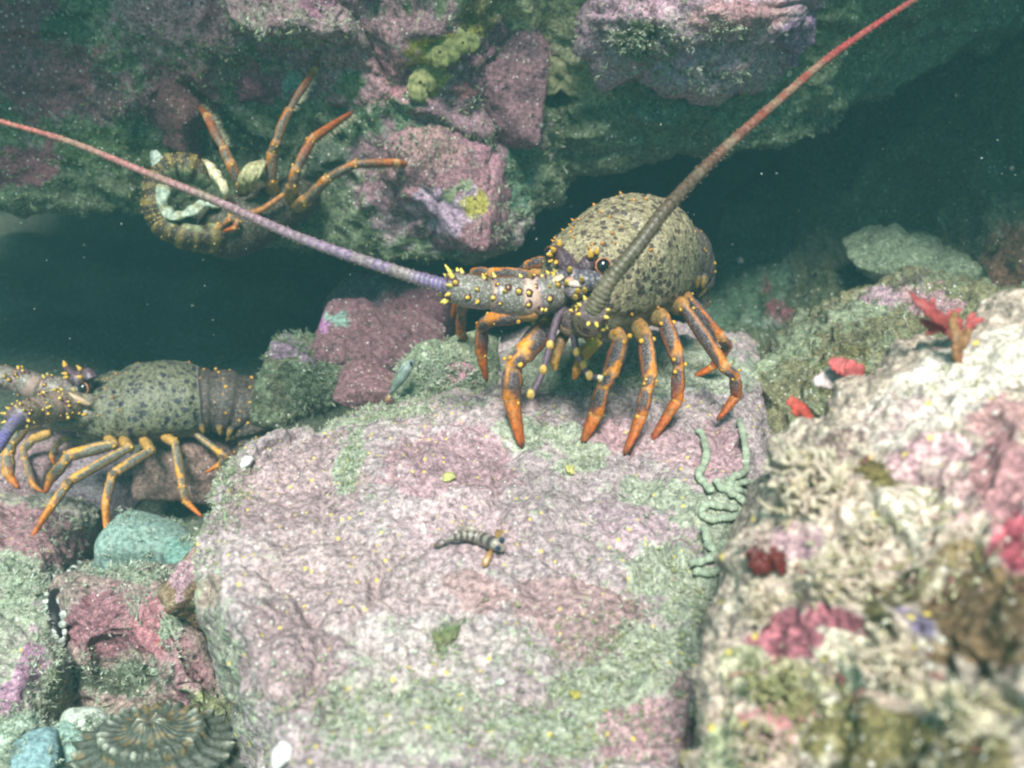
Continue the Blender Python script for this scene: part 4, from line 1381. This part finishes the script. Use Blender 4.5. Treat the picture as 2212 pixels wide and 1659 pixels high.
flagellum(pa, [D(40, 904, 1.03), D(18, 930, 1.0), D(-8, 970, .97), D(-60, 1020, .93)], .0078, .005, [(0, (.18, .15, .36)), (.5, (.14, .12, .34)), (1, (.2, .13, .3))], n=60)
pb = peduncle(lo2, [D(160, 842, 1.19), D(90, 838, 1.18), D(30, 820, 1.17), D(-40, 812, 1.16)], [.0140, .0160, .015, .013], (0, -.4, 1), 14, .0075, pale_at=(.4, .8), nsp=36, side_bias=Vector((0, -.5, .8)), base=(.15, .13, .085), palek=.6)
flagellum(pb, [D(-36, 812, 1.16), D(-120, 790, 1.16), D(-260, 750, 1.16)], .007, .005, [(0, (.18, .15, .36)), (1, (.2, .13, .3))], n=40)
eye(lo2, D(181, 838, 1.115), .0068, (-.35, -.9, .2))
horn(lo2, [D(185, 830, 1.13), D(172, 822, 1.12), D(158, 812, 1.12), D(148, 800, 1.12), D(142, 790, 1.12)], .011,
     [(D(142, 792, 1.12), (-.1, -.1, 1), .008), (D(144, 808, 1.11), (-.6, -.5, .4), .006)], 3)
horn(lo2, [D(196, 820, 1.12), D(190, 808, 1.12), D(182, 802, 1.12), D(176, 798, 1.12)], .009, [(D(174, 799, 1.12), (-.4, -.2, .9), .007), (D(176, 815, 1.105), (-.6, -.5, .4), .0065)], 4)
hm = MB()
for x, y, d, r, c in [(165, 848, 1.125, .016, (.16, .14, .12)), (150, 865, 1.12, .014, (.22, .18, .12)), (180, 868, 1.12, .015, (.20, .18, .12)), (190, 890, 1.125, .017, (.17, .16, .11)), (148, 835, 1.13, .010, (.13, .08, .08))]:
    hm.ball(D(x, y, d), (r, r, r * .8), (*c, .8), nu=14, nv=10)
hm.ball(D(168, 862, 1.10), (.016, .004, .004), (.48, .34, .22, 0), Matrix.Rotation(R(30), 3, 'Y'), nu=12, nv=8)
for x, y in [(146, 815), (120, 842), (163, 861), (152, 872), (176, 868), (150, 884), (130, 862), (185, 895)]:
    hm.spine(D(x, y, 1.10), (-.4, -.8, .3), .006, .0022, (.2, .08, .05, 0), (.72, .44, .07, 0))
hm.ball(D(150, 905, 1.13), (.03, .02, .012), (.13, .10, .055, .5), nu=14, nv=10)
hm.build('head', M_shell, lo2)

# ------------------------------------------------------------------ the upside-down lobster on the wall
lo3 = empty('spiny_lobster', D(560, 450, 1.17))
tag(lo3, 'upside-down spiny lobster clinging to the wall with its pale tail curled', 'lobster', 'spiny lobsters')
DK = (.10, .075, .035)
m = MB()
bp = catmull(np.array([tuple(D(*p)) for p in [(455, 505, 1.14), (510, 490, 1.13), (565, 462, 1.14), (620, 435, 1.15), (680, 420, 1.17)]]), 40)
br = [np.interp(i / 39, [0, .15, .5, .85, 1], [.026, .034, .033, .026, .014]) for i in range(40)]
m.tube([tuple(p) for p in bp], br, 28, (.2, -.7, .7), lambda u, v, i: (*mixc((.05, .048, .03), (.035, .022, .018), .8 * min(1, abs(min(u, 1 - u) - .0) * 3)), .6))
m.build('carapace', M_abd, lo3)
rs = random.Random(8)
rp = [(500, 505, 1.13), (440, 515, 1.11), (385, 505, 1.10), (345, 478, 1.095), (330, 430, 1.09), (345, 385, 1.095), (380, 362, 1.10), (420, 368, 1.105), (455, 392, 1.115)]
rc = [D(*p) for p in rp]
ctr = D(395, 435, 1.10)
ring = catmull(np.array([tuple(p) for p in rc]), 73)
m = MB()
n = 73
V_, inf = [], []
radr = []
for i in range(n):
    t = i / (n - 1)
    s = min(7, int(t * 8))
    f = t * 8 - s
    r = np.interp(t, [0, .3, .5, .75, .9, 1], [.024, .019, .017, .022, .021, .015]) * (.90 + .16 * f ** .7)
    radr.append(r)
    inf.append((s, f))


def rcol(u, v, i):
    s, f = inf[i]
    du = min(u, 1 - u)
    if du > .30 and f > .12:
        return (*mixc((.33, .38, .27), (.18, .18, .08), abs(math.sin(f * 9))), .0)
    if f > .72 or .30 < f < .40:
        return (*mixc((.26, .20, .06), (.12, .09, .03), abs(math.sin(u * 60))), 0)
    return (*mixc((.055, .042, .02), (.03, .024, .016), abs(math.sin(u * 31 + s))), .7)


outs = []
for i in range(n):
    T = Vector(ring[min(i + 1, n - 1)] - ring[max(i - 1, 0)]).normalized()
    o_ = Vector(ring[i]) - ctr
    o_ = (o_ - T * o_.dot(T)).normalized()
    outs.append(o_)
sides = 18
VV, CC = [], []
for i in range(n):
    T = Vector(ring[min(i + 1, n - 1)] - ring[max(i - 1, 0)]).normalized()
    B = T.cross(outs[i])
    for j in range(sides):
        th = 2 * math.pi * j / sides
        VV.append(tuple(Vector(ring[i]) + outs[i] * radr[i] * .72 * math.cos(th) + B * radr[i] * 1.25 * math.sin(th)))
        CC.append(rcol(j / sides, i / n, i))
FFF = []
for i in range(n - 1):
    for j in range(sides):
        k = (j + 1) % sides
        FFF.append((i * sides + j, i * sides + k, (i + 1) * sides + k, (i + 1) * sides + j))
m.add(VV, FFF + [tuple(range(sides)), tuple((n - 1) * sides + j for j in range(sides))], np.array(CC))
for i in range(4, n - 2, 2):
    T = Vector(ring[min(i + 1, n - 1)] - ring[max(i - 1, 0)]).normalized()
    B = T.cross(outs[i])
    for k in range(9):
        th = rs.uniform(-2.2, 2.2)
        for sg in (1,):
            p = Vector(ring[i]) + outs[i] * radr[i] * .72 * math.cos(th) + B * radr[i] * 1.25 * math.sin(th)
            m.ball(p, .0009 * rs.uniform(.6, 1.3), (.46, .32, .10, 0), nu=6, nv=4)
m.build('abdomen', M_abd, lo3)
m = MB()
inn = catmull(np.array([tuple(D(*p)) for p in [(352, 400, 1.075), (350, 440, 1.075), (375, 466, 1.08), (410, 458, 1.085), (440, 440, 1.09), (470, 440, 1.10)]]), 40)
m.tube([tuple(p) for p in inn], [(.0040 + .0014 * math.sin(i * 1.1), .0075 + .002 * math.sin(i * .55)) for i in range(40)], 12, (0, -.3, 1), lambda u, v, i: (*mixc((.36, .42, .33), (.24, .22, .10), .7 if i % 9 < 2 else 0), .3))
m.tube([D(352, 372, 1.085), D(342, 352, 1.08), D(334, 340, 1.085), D(326, 336, 1.09)], [(.004, .006), (.0035, .009), (.003, .009), (.0015, .005)], 12, (0, -1, 0), (.36, .42, .36, 0))
m.build('pale_underside', M_abd, lo3)
m = MB()
for k, (x, y) in enumerate([(450, 358), (462, 372), (474, 392)]):
    pp = [D(x - 6, y - 8, 1.085), D(x + 6, y + 2, 1.07), D(x + 12, y + 20, 1.072), D(x + 14, y + 34, 1.085)]
    m.tube(pp, [(.003, .003), (.0042, .005), (.0042, .005), (.002, .003)], 12, (.5, -.5, .5), (.66, .58, .38, 0))
m.build('tail_plate', M_abd, lo3)
m = MB()
dc = D(541, 380, 1.085)
Mt = Matrix.Rotation(R(-20), 3, 'Y')
for k, (dx, dy, wd_) in enumerate([(0, 0, .0085), (12, -3, .0075), (-10, 6, .006)]):
    pp = [D(541 + dx - 4, 408 + dy, 1.095), D(538 + dx - 6, 390 + dy, 1.075 + .002 * k), D(541 + dx, 370 + dy, 1.070 + .002 * k), D(549 + dx, 357 + dy, 1.078), D(556 + dx, 352 + dy, 1.09)]
    q_ = catmull(np.array([tuple(p) for p in pp]), 24)
    m.tube([tuple(p) for p in q_], [(.0022, wd_ * math.sin(math.pi * (.12 + .80 * i / 23)) ** .6) for i in range(24)], 16, (0, -1, .2),
           lambda u, v, i: (*mixc(mixc((.46, .42, .24), (.26, .24, .11), .5 + .5 * math.sin(min(u, 1 - u) * 38)), (.58, .52, .34), max(0, v - .7) * 2), 0))
m.build('swimmeret', M_abd, lo3)
FR = dict(side=(.075, .06, .04), red=.3, tone=.62)
ulegs = [([(545, 440), (520, 395), (497, 350), (484, 320), (448, 250), (430, 228)], (.9, 0, .3), None),
         ([(600, 450), (586, 390), (588, 330), (598, 306), (625, 238), (681, 150), (704, 100)], (.9, 0, -.3), 'longest leg reaching up the wall'),
         ([(625, 450), (634, 400), (640, 365), (674, 301), (764, 241)], (.5, 0, -.85), None),
         ([(630, 455), (662, 432), (706, 387), (768, 354), (858, 352), (895, 358)], (.1, 0, -1), 'leg stretched out to the right')]
for k, (px, fr, lb) in enumerate(ulegs):
    J = []
    for i, (x, y) in enumerate(px):
        t = i / (len(px) - 1)
        J.append(D(x, y, (1.15 if i == 0 else 1.12) - .035 * math.sin(math.pi * t)))
    Wl = [.0080, .0070, .0060, .0058, .0046, .0036][:len(px) - 1]
    leg(lo3, J, Wl, (-fr[0] * .6, -.8, -fr[2] * .6), 40 + k, fringe=fr, label=lb, **FR)
thin_limb(lo3, [D(540, 462, 1.10), D(566, 452, 1.098), D(590, 436, 1.10), D(612, 420, 1.105)], .0036, 'leg', (), (.34, .13, .03), (.4, .2, .05))
leg(lo3, [D(455, 505, 1.10), D(476, 490, 1.095), D(500, 470, 1.09), D(513, 478, 1.09), D(508, 492, 1.09), D(480, 500, 1.09)], [.006, .0055, .005, .0045, .004], (0, -1, .2), 50, **FR)
# ================================================================== SMALL LIFE
def surf(V, px, py, r=7, lift=0.):
    x, y, d = proj(V)
    k = np.where(((x - px) ** 2 + (y - py) ** 2 < r * r) & (d > .05))[0]
    if len(k) == 0:
        k = np.array([np.argmin((x - px) ** 2 + (y - py) ** 2 + (d < .05) * 1e9)])
    p = Vector(V[k[np.argmin(d[k])]])
    return D(px, py, (p - CAM).dot(CF)) + Vector((0, -.25, 1)).normalized() * lift


M_fish = vcol_mat('fish_skin', .35, .5, hue=.2, bscale=600)
M_weed = vcol_mat('seaweed', .5, .3, hue=.3, bscale=250)
M_pale = vcol_mat('pale_coralline', .8, .2, hue=.25, bscale=500)
M_hard = vcol_mat('sea_shell', .55, .35, hue=.3, bscale=350)
M_worm = vcol_mat('silty_tube', .8, .2, hue=.2, bscale=600)
M_spng = vcol_mat('sponge_skin', .9, .1, hue=.3, bscale=220, bump=.6)

# tangle of worm-like tubes
wt = empty('tube_worm', surf(MV, 1560, 1100))
tag(wt, 'tangle of grey-green silty worm tubes draped over the right edge of the pink boulder', 'tube worm')
strands = [
    [(1598, 905), (1609, 970), (1612, 1010), (1601, 1028), (1583, 1035), (1572, 1054), (1558, 1057), (1547, 1039)],
    [(1508, 930), (1518, 950), (1525, 977), (1521, 1006), (1510, 1028), (1521, 1046), (1539, 1065)],
    [(1594, 1101), (1558, 1097), (1528, 1094), (1514, 1105), (1521, 1119), (1543, 1125), (1576, 1119), (1605, 1116)],
    [(1583, 1054), (1601, 1046), (1631, 1046), (1655, 1062), (1668, 1078)],
    [(1572, 1068), (1594, 1076), (1612, 1098), (1616, 1108)],
    [(1560, 1060), (1590, 1062), (1625, 1072), (1650, 1090)],
    [(1522, 1140), (1526, 1160), (1530, 1176), (1540, 1190), (1556, 1184), (1568, 1176)],
    [(1562, 1190), (1540, 1206), (1516, 1216), (1490, 1220)],
    [(1500, 1236), (1530, 1240), (1560, 1232)],
]
for s in strands:
    m = MB()
    q = catmull(np.array([tuple(surf(MV, x, y, 9, .0018)) for x, y in s]), 16 * len(s))
    q = q + .0007 * np.stack([fbm(q, 90, 2, k) for k in (1, 2, 3)], 1)
    n = len(q)
    m.tube([tuple(p) for p in q], [(.0026 * kk, .0035 * kk) for kk in ((.88 + .1 * math.sin(i * 1.7) + .12 * math.sin(i * .31)) * min(1, .35 + i * .25, .35 + (n - 1 - i) * .25) for i in range(n))], 12, (0, -.3, 1),
           lambda u, v, i: (*mixc((.38, .44, .33), (.28, .33, .24), .5 + .5 * math.sin(i * .55)), 0))
    m.build('tube', M_worm, wt)


# fishes
def fish(pts, rad, label, band=None, body=(.3, .3, .25), fins=(), eyes=None, group=None):
    f = empty('fish', pts[len(pts) // 2])
    tag(f, label, 'fish', group)
    m = MB()
    q = catmull(np.array([tuple(p) for p in pts]), 60)
    rr = np.interp(np.linspace(0, 1, 60), np.linspace(0, 1, len(rad)), rad)

    def colf(u, v, i):
        if band and .1 < v < .86:
            k = .5 + .5 * math.sin(v * 62 + math.sin(u * 6.28) * .5)
            du = min(u, 1 - u)
            c = mixc((.06, .05, .05), (.36, .31, .26), 1 / (1 + math.exp(-9 * (k - .5))))
            return (*mixc(c, (.10, .085, .07), min(1, max(0, du - .12) * 5)), 0)
        if band and v >= .86:
            return (*mixc((.38, .24, .17), (.46, .42, .36), (v - .86) * 6), 0)
        return (*mixc(body, tuple(c * .7 for c in body), .5 + .5 * math.sin(v * 22)), 0)
    m.tube([tuple(p) for p in q], [(float(r) * 1.05, float(r) * .9) for r in rr], 16, (0, -.4, 1), colf)
    m.build('body', M_fish, f)
    for nm, P, c in fins:
        m = MB()
        n = len(P)
        for off in (0, 1):
            pass
        m.tube(P, [(.0006, w_) for w_ in np.interp(np.linspace(0, 1, n), [0, .5, .85, 1], [.0012, .0028, .003, .001])], 10, (0, -.7, .7), (*c, 0))
        m.build(nm, M_fish, f)
    for p, r in eyes or []:
        m = MB()
        m.ball(p, r, (.05, .09, .15, 0), nu=12, nv=8)
        m.ball(Vector(p) + (CAM - Vector(p)).normalized() * r * .55, r * .62, (.01, .012, .02, 0), nu=10, nv=7)
        m.build('eye', M_eye if r < 0 else M_fish, f)
    return f


L_ = .0055
fp = [surf(MV, x, y, 7, L_) for x, y in [(962, 1179), (984, 1172), (1010, 1169), (1040, 1175), (1068, 1187), (1088, 1198)]]
fish(fp, [.0010, .0026, .0040, .0052, .0054, .0024], 'tiny banded fish with orange fins resting on the pink boulder', True,
     fins=[('pectoral_fin', [surf(MV, 1070, 1182, 7, .006), surf(MV, 1076, 1172, 7, .006), surf(MV, 1078, 1158, 7, .005), surf(MV, 1074, 1150, 7, .003)], (.30, .18, .07)),
           ('pectoral_fin', [surf(MV, 1062, 1198, 7, .005), surf(MV, 1055, 1210, 7, .004), surf(MV, 1048, 1222, 7, .003), surf(MV, 1044, 1228, 7, .002)], (.34, .19, .07)),
           ('tail_fin', [surf(MV, 966, 1178, 7, .005), surf(MV, 950, 1182, 7, .004), surf(MV, 938, 1187, 7, .003)], (.14, .10, .09)),
           ('dorsal_fin', [surf(MV, 990, 1166, 7, .008), surf(MV, 1012, 1161, 7, .010), surf(MV, 1036, 1166, 7, .010)], (.28, .22, .18))],
     eyes=[(surf(MV, 1084, 1190, 7, .0105), .0024), (surf(MV, 1076, 1200, 7, .0075), .0022)])
fp = [D(842, 853, .99), D(852, 838, .985), D(868, 815, .98), D(880, 797, .98), D(892, 780, .985)]
fish(fp, [.0010, .0030, .0052, .0055, .0025], 'pale see-through grey fish hanging by the mossy green rock', None, (.30, .36, .33),
     fins=[('tail_fin', [D(846, 848, .99), D(838, 860, .99), D(832, 868, .99)], (.34, .22, .10)), ('dorsal_fin', [D(862, 806, .978), D(872, 790, .978), D(884, 778, .98)], (.32, .38, .34))],
     eyes=[(D(888, 784, .975), .0016)])


# seaweeds
def weed(label, blades, cat='seaweed', group=None, col=(.40, .05, .05), thick=.0007, name='seaweed', mat=None):
    m = MB()
    for P, wd in blades:
        n = len(P)
        q = catmull(np.array([tuple(p) for p in P]), n * 5)
        k = len(q)
        c0 = mixc(col, (.2, .03, .03), .3)
        m.tube([tuple(p) for p in q], [(thick, wd * (.35 + .75 * math.sin(math.pi * min(.93, .12 + .85 * i / (k - 1)))) * (1 + .2 * math.sin(i * 1.9))) for i in range(k)], 8, (.2, -.8, .4),
               lambda u, v, i: (*mixc(c0, tuple(min(1, c * 1.25) for c in col), v), 0))
    return tag(m.build(name, mat or M_weed), label, cat, group)


d = .575
weed('red branching seaweed tuft on the crest of the near boulder', [
    ([D(2062, 730, d), D(2050, 705, d), D(2020, 680, d - .01), D(1985, 650, d - .01), D(1968, 632, d)], .0036),
    ([D(2060, 725, d), D(2035, 708, d), D(2005, 700, d), D(1988, 690, d)], .0028),
    ([D(2064, 725, d), D(2072, 700, d), D(2058, 680, d), D(2075, 668, d)], .0026),
    ([D(2066, 728, d), D(2090, 712, d), D(2105, 695, d), D(2125, 690, d)], .0024),
    ([D(2060, 720, d), D(2048, 690, d), D(2052, 672, d)], .0022),
    ([D(2020, 680, d - .01), D(2012, 660, d - .01), D(2018, 645, d - .01)], .0024), ([D(2040, 702, d), D(2018, 712, d), D(2000, 722, d)], .0022), ([D(2090, 712, d), D(2094, 690, d), D(2106, 676, d)], .002)], col=(.30, .055, .055))
weed('short brown stalk of seaweed on the sunlit top of the near boulder', [
    ([D(2072, 790, .55), D(2068, 760, .55), D(2070, 730, .55), D(2058, 700, .555), D(2062, 678, .56)], .0036), ([D(2070, 760, .55), D(2085, 735, .552), D(2092, 712, .555)], .0026)], col=(.22, .12, .05), thick=.0018)
weed('red star-shaped seaweed behind the crest of the near boulder', [
    ([D(1840, 815, .62), D(1825, 795, .62), D(1808, 788, .62), D(1792, 778, .62)], .0052), ([D(1842, 815, .62), D(1840, 795, .62), D(1838, 778, .62)], .0048),
    ([D(1845, 815, .62), D(1856, 798, .62), D(1858, 786, .62)], .0042)], col=(.42, .09, .09))
weed('small curled red seaweed with white tips in the dark gap', [
    ([D(1752, 905, .60), D(1738, 888, .60), D(1722, 876, .60), D(1708, 868, .60), D(1705, 876, .60)], .0034), ([D(1735, 888, .60), D(1722, 892, .60), D(1712, 884, .60)], .0022)], col=(.42, .06, .04))
weed('pale pinkish blade poking out behind the near boulder', [
    ([D(1838, 806, .63), D(1815, 812, .63), D(1785, 820, .63), D(1758, 826, .63)], .0062), ([D(1838, 812, .63), D(1805, 826, .63), D(1780, 832, .63)], .004)], col=(.52, .42, .42))
weed('dark red leafy seaweed on the left flank of the near boulder', [
    ([surf(NV, 1665, 1240, 9, .002), surf(NV, 1650, 1222, 9, .006), surf(NV, 1636, 1210, 9, .004)], .0020), ([surf(NV, 1660, 1238, 9, .002), surf(NV, 1635, 1240, 9, .006), surf(NV, 1612, 1236, 9, .006)], .0034),
    ([surf(NV, 1690, 1250, 9, .003), surf(NV, 1680, 1232, 9, .007), surf(NV, 1690, 1214, 9, .006)], .0032), ([surf(NV, 1640, 1226, 9, .003), surf(NV, 1622, 1218, 9, .007), surf(NV, 1610, 1222, 9, .006)], .003),
    ([surf(NV, 1662, 1240, 9, .003), surf(NV, 1645, 1252, 9, .008), surf(NV, 1625, 1256, 9, .005)], .0028), ([surf(NV, 1664, 1236, 9, .003), surf(NV, 1668, 1215, 9, .008), surf(NV, 1664, 1204, 9, .004)], .0026)], col=(.095, .018, .016))
weed('green feathery weed lying on the pink boulder below the banded fish', [
    ([surf(MV, 960 + 4 * k, 1400 - 3 * k, 8, .001), surf(MV, 955 + 6 * k, 1380, 8, .004), surf(MV, 960 + 9 * k, 1360 - 4 * k, 8, .003)], .0008) for k in range(-3, 6)], col=(.13, .18, .08))


# pale coralline tufts on the near boulder
def coral(px, py, rad, n, label, seed, lean=(-.35, -.3, .8), cols=((.70, .61, .48), (.62, .50, .42), (.50, .42, .28))):
    rs = random.Random(seed)
    m = MB()
    c = surf(NV, px, py, 12)
    dd = (c - CAM).dot(CF)
    R_ = rad * WF / PXW * dd
    for i in range(n):
        a = rs.uniform(0, 6.283)
        q = R_ * math.sqrt(rs.random()) * .75
        b0 = c + CX * math.cos(a) * q + CU * math.sin(a) * q * .8 + CF * rs.uniform(-.2, .3) * R_
        v = (Vector(lean) + Vector((rs.gauss(0, .45), rs.gauss(0, .45), rs.gauss(0, .4)))).normalized()
        L = R_ * rs.uniform(.3, .75)
        k = b0 + v * L * .5 + Vector((rs.gauss(0, .12), rs.gauss(0, .12), rs.gauss(0, .12))) * L
        r = R_ * rs.uniform(.025, .055)
        cc = mixc(rs.choice(cols), rs.choice(cols), rs.random())
        m.tube([b0, k, b0 + v * L], [r * .7, r * 1.1, r * .35], 5, (1, .2, .1), lambda u, v_, i_: (*mixc(tuple(x * .75 for x in cc), cc, v_), 0))
        for s in range(2):
            w_ = (v + Vector((rs.gauss(0, .6), rs.gauss(0, .6), rs.gauss(0, .6)))).normalized()
            m.tube([k, k + w_ * L * .22, k + w_ * L * .42], [r * .8, r * .9, r * .3], 5, (1, .2, .1), (*cc, 0))
    return tag(m.build('coralline_tuft', M_pale), label, 'coralline seaweed', 'pale coralline tufts on the near boulder')


coral(1755, 1062, 105, 170, 'largest pale feathery coralline tuft, at the left crest of the near boulder', 1)
coral(1820, 1255, 85, 130, 'cream coralline tuft in the middle of the near boulder, just above the rose red crust', 2, (-.2, -.4, .7))
coral(1880, 1170, 60, 80, 'cream coralline tuft between the largest tuft and the pink slope', 3)
coral(1650, 1310, 60, 80, 'small cream coralline tuft along the upper edge of the rose red crust', 4)
coral(1640, 1190, 55, 70, 'small pinkish coralline tuft just above the dark red seaweed', 5, cols=((.60, .46, .42), (.56, .50, .42), (.42, .30, .28)))
coral(1920, 1440, 90, 120, 'broad cream coralline tuft to the right of the rose red crust', 6, (.1, -.5, .7))
coral(2090, 1545, 90, 110, 'cream coralline tuft nearest the lower right corner', 7, (.1, -.5, .7), cols=((.58, .50, .34), (.46, .40, .24), (.62, .56, .44)))
coral(1690, 1500, 80, 90, 'olive coralline tuft under the rose red crust', 8, (-.1, -.5, .7), cols=((.34, .33, .16), (.46, .44, .26), (.26, .24, .10)))
coral(1640, 1610, 80, 90, 'pink and cream coralline tuft at the bottom edge of the near boulder', 9, (-.1, -.5, .7), cols=((.55, .36, .34), (.58, .52, .40), (.36, .32, .18)))


# shells and pale bits
def bits(px, py, V, rad, label, seed, col=(.72, .70, .64), sz=(1, .8, .6), lift=.2, cat='shell', name='shell'):
    c = surf(V, px, py, 9)
    dd = (c - CAM).dot(CF)
    r = rad * WF / PXW * dd
    o = boulder(name, c + Vector((0, 0, r * lift)), (2 * r * sz[0], 2 * r * sz[1], 2 * r * sz[2]), M_hard, col, None, seed, rot=seed * 37, tilt=(10, 10), faces=6, sharp=6, amp=r * .18, scale=1.2 / r * .5, fine=r * .05, sub=4, turf=0)
    return tag(o[0], label, cat)


bits(610, 1632, MV, 26, 'white lumpy shell at the bottom edge of the pink boulder', 3, (.82, .82, .78), (.9, .8, 1))
bits(914, 1146, MV, 11, 'slim white shell chip left above the banded fish', 5, (.80, .78, .68), (.6, .5, 1.3))
bits(532, 1000, MV, 15, 'flat white shell chip near the left crest of the pink boulder', 7, (.74, .74, .70), (1.3, .8, .5))
bits(1082, 1475, MV, 12, 'pale oval shell chip low in the middle of the pink boulder', 9, (.62, .66, .56), (.8, .8, .6))
bits(404, 1368, LV, 9, 'white fleck of shell on the slope left of the pink boulder', 11, (.74, .76, .72)) if False else None
bits(1240, 1500, MV, 14, 'small yellow sponge lump at the lower right of the pink boulder', 13, (.42, .36, .08), (1.2, .8, .5), .1, 'sponge', 'sponge')
bits(968, 1030, MV, 16, 'yellow-green sponge lump on the pink boulder left of the big lobster', 15, (.46, .46, .16), (1, .8, .5), .1, 'sponge', 'sponge')
bits(1232, 1015, MV, 14, 'yellow tuft-like sponge below the big lobster\'s front legs', 17, (.50, .46, .16), (1, .8, .5), .1, 'sponge', 'sponge')


# ribbed shell at the bottom edge
def ribbed():
    c = G(345, 1665, .125)
    rx, ry, rz = .062, .045, .046
    nu, nv = 120, 40
    V, F, C_ = [], [], []
    for i in range(nv + 1):
        th = math.pi / 2 * i / nv
        for j in range(nu):
            ph = 2 * math.pi * j / nu
            rib = .035 * math.cos(ph * 26) * math.sin(th) + .05 * math.sin(th * 14)
            knob = max(0, math.cos(ph * 26)) * max(0, math.sin(th * 14)) ** 2
            r = 1 + rib + .07 * knob
            V.append((c.x + rx * r * math.sin(th) * math.cos(ph), c.y + ry * r * math.sin(th) * math.sin(ph), c.z + rz * r * math.cos(th)))
            k = _hash(np.array([i // 2]), np.array([j // 3]), np.array([5]))[0]
            C_.append((*mixc((.075, .085, .065), (.60, .62, .50), .9 * knob * (k > .45)), 0) if k < .88 else (.16, .12, .06, 0))
    for i in range(nv):
        for j in range(nu):
            k = (j + 1) % nu
            F.append((i * nu + j, i * nu + k, (i + 1) * nu + k, (i + 1) * nu + j))
    F.append(tuple(nv * nu + j for j in range(nu)))
    o = mk('sea_snail', V, F, M_hard, C_)
    tag(o, 'dark ribbed shell with rows of pale knobs at the bottom edge', 'shell')
    m = MB()
    p = c + Vector((.028, -.034, .027))
    m.ball(p, (.007, .006, .007), (.66, .64, .50, 0), nu=14, nv=10)
    m.ball(p + Vector((.001, -.004, .002)), (.0035, .003, .003), (.30, .26, .16, 0), nu=10, nv=8)
    m.build('barnacle', M_hard, o)


ribbed()


# open shell with two rows of white knobs round a dark slit
def knobbed():
    e = empty('clam', surf(LV, 120, 1310, 12))
    tag(e, 'open shell with white knobbed lips round a dark slit on the left rock', 'shell')
    mid = [(168, 1232), (140, 1250), (124, 1290), (120, 1330), (128, 1372), (142, 1395)]
    q = catmull(np.array([tuple(surf(LV, x, y, 10, .004)) for x, y in mid]), 40)
    m = MB()
    m.tube([tuple(p) for p in q], [(.006 * math.sin(math.pi * (.06 + .88 * i / 39)), .0065 * math.sin(math.pi * (.06 + .88 * i / 39))) for i in range(40)], 12, (0, -.5, 1), (.015, .012, .015, 0))
    m.build('slit', M_hard, e)
    for sg, cnt, nm in ((-1, 13, 'lip'), (1, 10, 'lip')):
        m = MB()
        rs = random.Random(sg + 4)
        for row in range(2 if sg < 0 else 1):
            P = []
            for i in range(cnt):
                t = i / (cnt - 1)
                k = int(t * 39)
                T = Vector(q[min(39, k + 1)] - q[max(0, k - 1)]).normalized()
                Sd = T.cross(Vector((0, -.5, 1))).normalized()
                wdt = (.0075 + row * .0055) * math.sin(math.pi * (.10 + .8 * t))
                p = Vector(q[k]) - Sd * sg * wdt + Vector((0, 0, .002 - row * .002))
                P.append(p)
                m.ball(p + Vector((rs.uniform(-.0016, .0016), rs.uniform(-.002, .001), rs.uniform(0, .003))), (.0036 * rs.uniform(.5, 1.4), .0032, .0036), (*mixc((.62, .65, .6), (.42, .45, .4), rs.random()), 0), nu=9, nv=7)
            m.tube(P, [.0022] * cnt, 8, (0, -.5, 1), (.20, .22, .19, 0))
        m.build(nm, M_hard, e)


knobbed()


# yellow and sandy sponges on the wall
def sponge(pts, label, col, seed, holes=()):
    """lumpy encrusting sponge: pts = (px, py, depth, radius px)"""
    m = MB()
    U0, F0 = ico(4)
    V, F = [], []
    for i, (x, y, d_, r) in enumerate(pts):
        c = D(x, y, d_)
        rr = r * WF / PXW * d_
        v = U0 * np.array([rr * 1.15, rr * .35, rr * 1.15]) + np.array(c) + np.array(CF) * rr * .30
        v = v + U0 * (fbm(v, 55, 3, seed + i) * rr * .3)[:, None]
        m.add(v, F0, (*col, 0))
    o = tag(m.build('sponge', M_spng), label, 'sponge', 'sponges on the rock wall')
    for (x, y, d_, r) in holes:
        h = MB()
        h.ball(D(x, y, d_), r * WF / PXW * d_, (.05, .04, .02, 0), nu=12, nv=8)  # dark ball stands in for the shade inside the pore
        h.build('pore', M_spng, o)
    return o


wdp = lambda x, y: (surf(WV, x, y, 12) - CAM).dot(CF)
z1, z2 = wdp(925, 165), wdp(965, 105)
sponge([(905, 180, z1, 22), (918, 168, z1, 26), (932, 150, z1 - .003, 24), (902, 200, z1, 16)], 'lower yellow sponge with one dark pore beside the pink block', (.22, .22, .10), 3, [(908, 178, z1 - .016, 4)])
sponge([(940, 108, z2, 24), (965, 102, z2, 26), (990, 92, z2, 22), (1018, 90, z2, 18), (950, 124, z2, 20)], 'upper elongated yellow sponge running right along the wall', (.18, .19, .08), 5, [(950, 112, z2 - .018, 4), (1000, 92, z2 - .016, 3)])
z3 = wdp(1200, 100)
sponge([(1160, 40, z3 + .01, 50), (1185, 90, z3 + .01, 56), (1210, 140, z3 + .01, 50), (1250, 165, z3 + .01, 40), (1290, 170, z3 + .015, 24), (1190, 175, z3 + .012, 26)], 'large sandy grey-green sponge sheet hanging beside the long top boulder', (.27, .26, .15), 7)
z4 = wdp(1010, 300) - .02
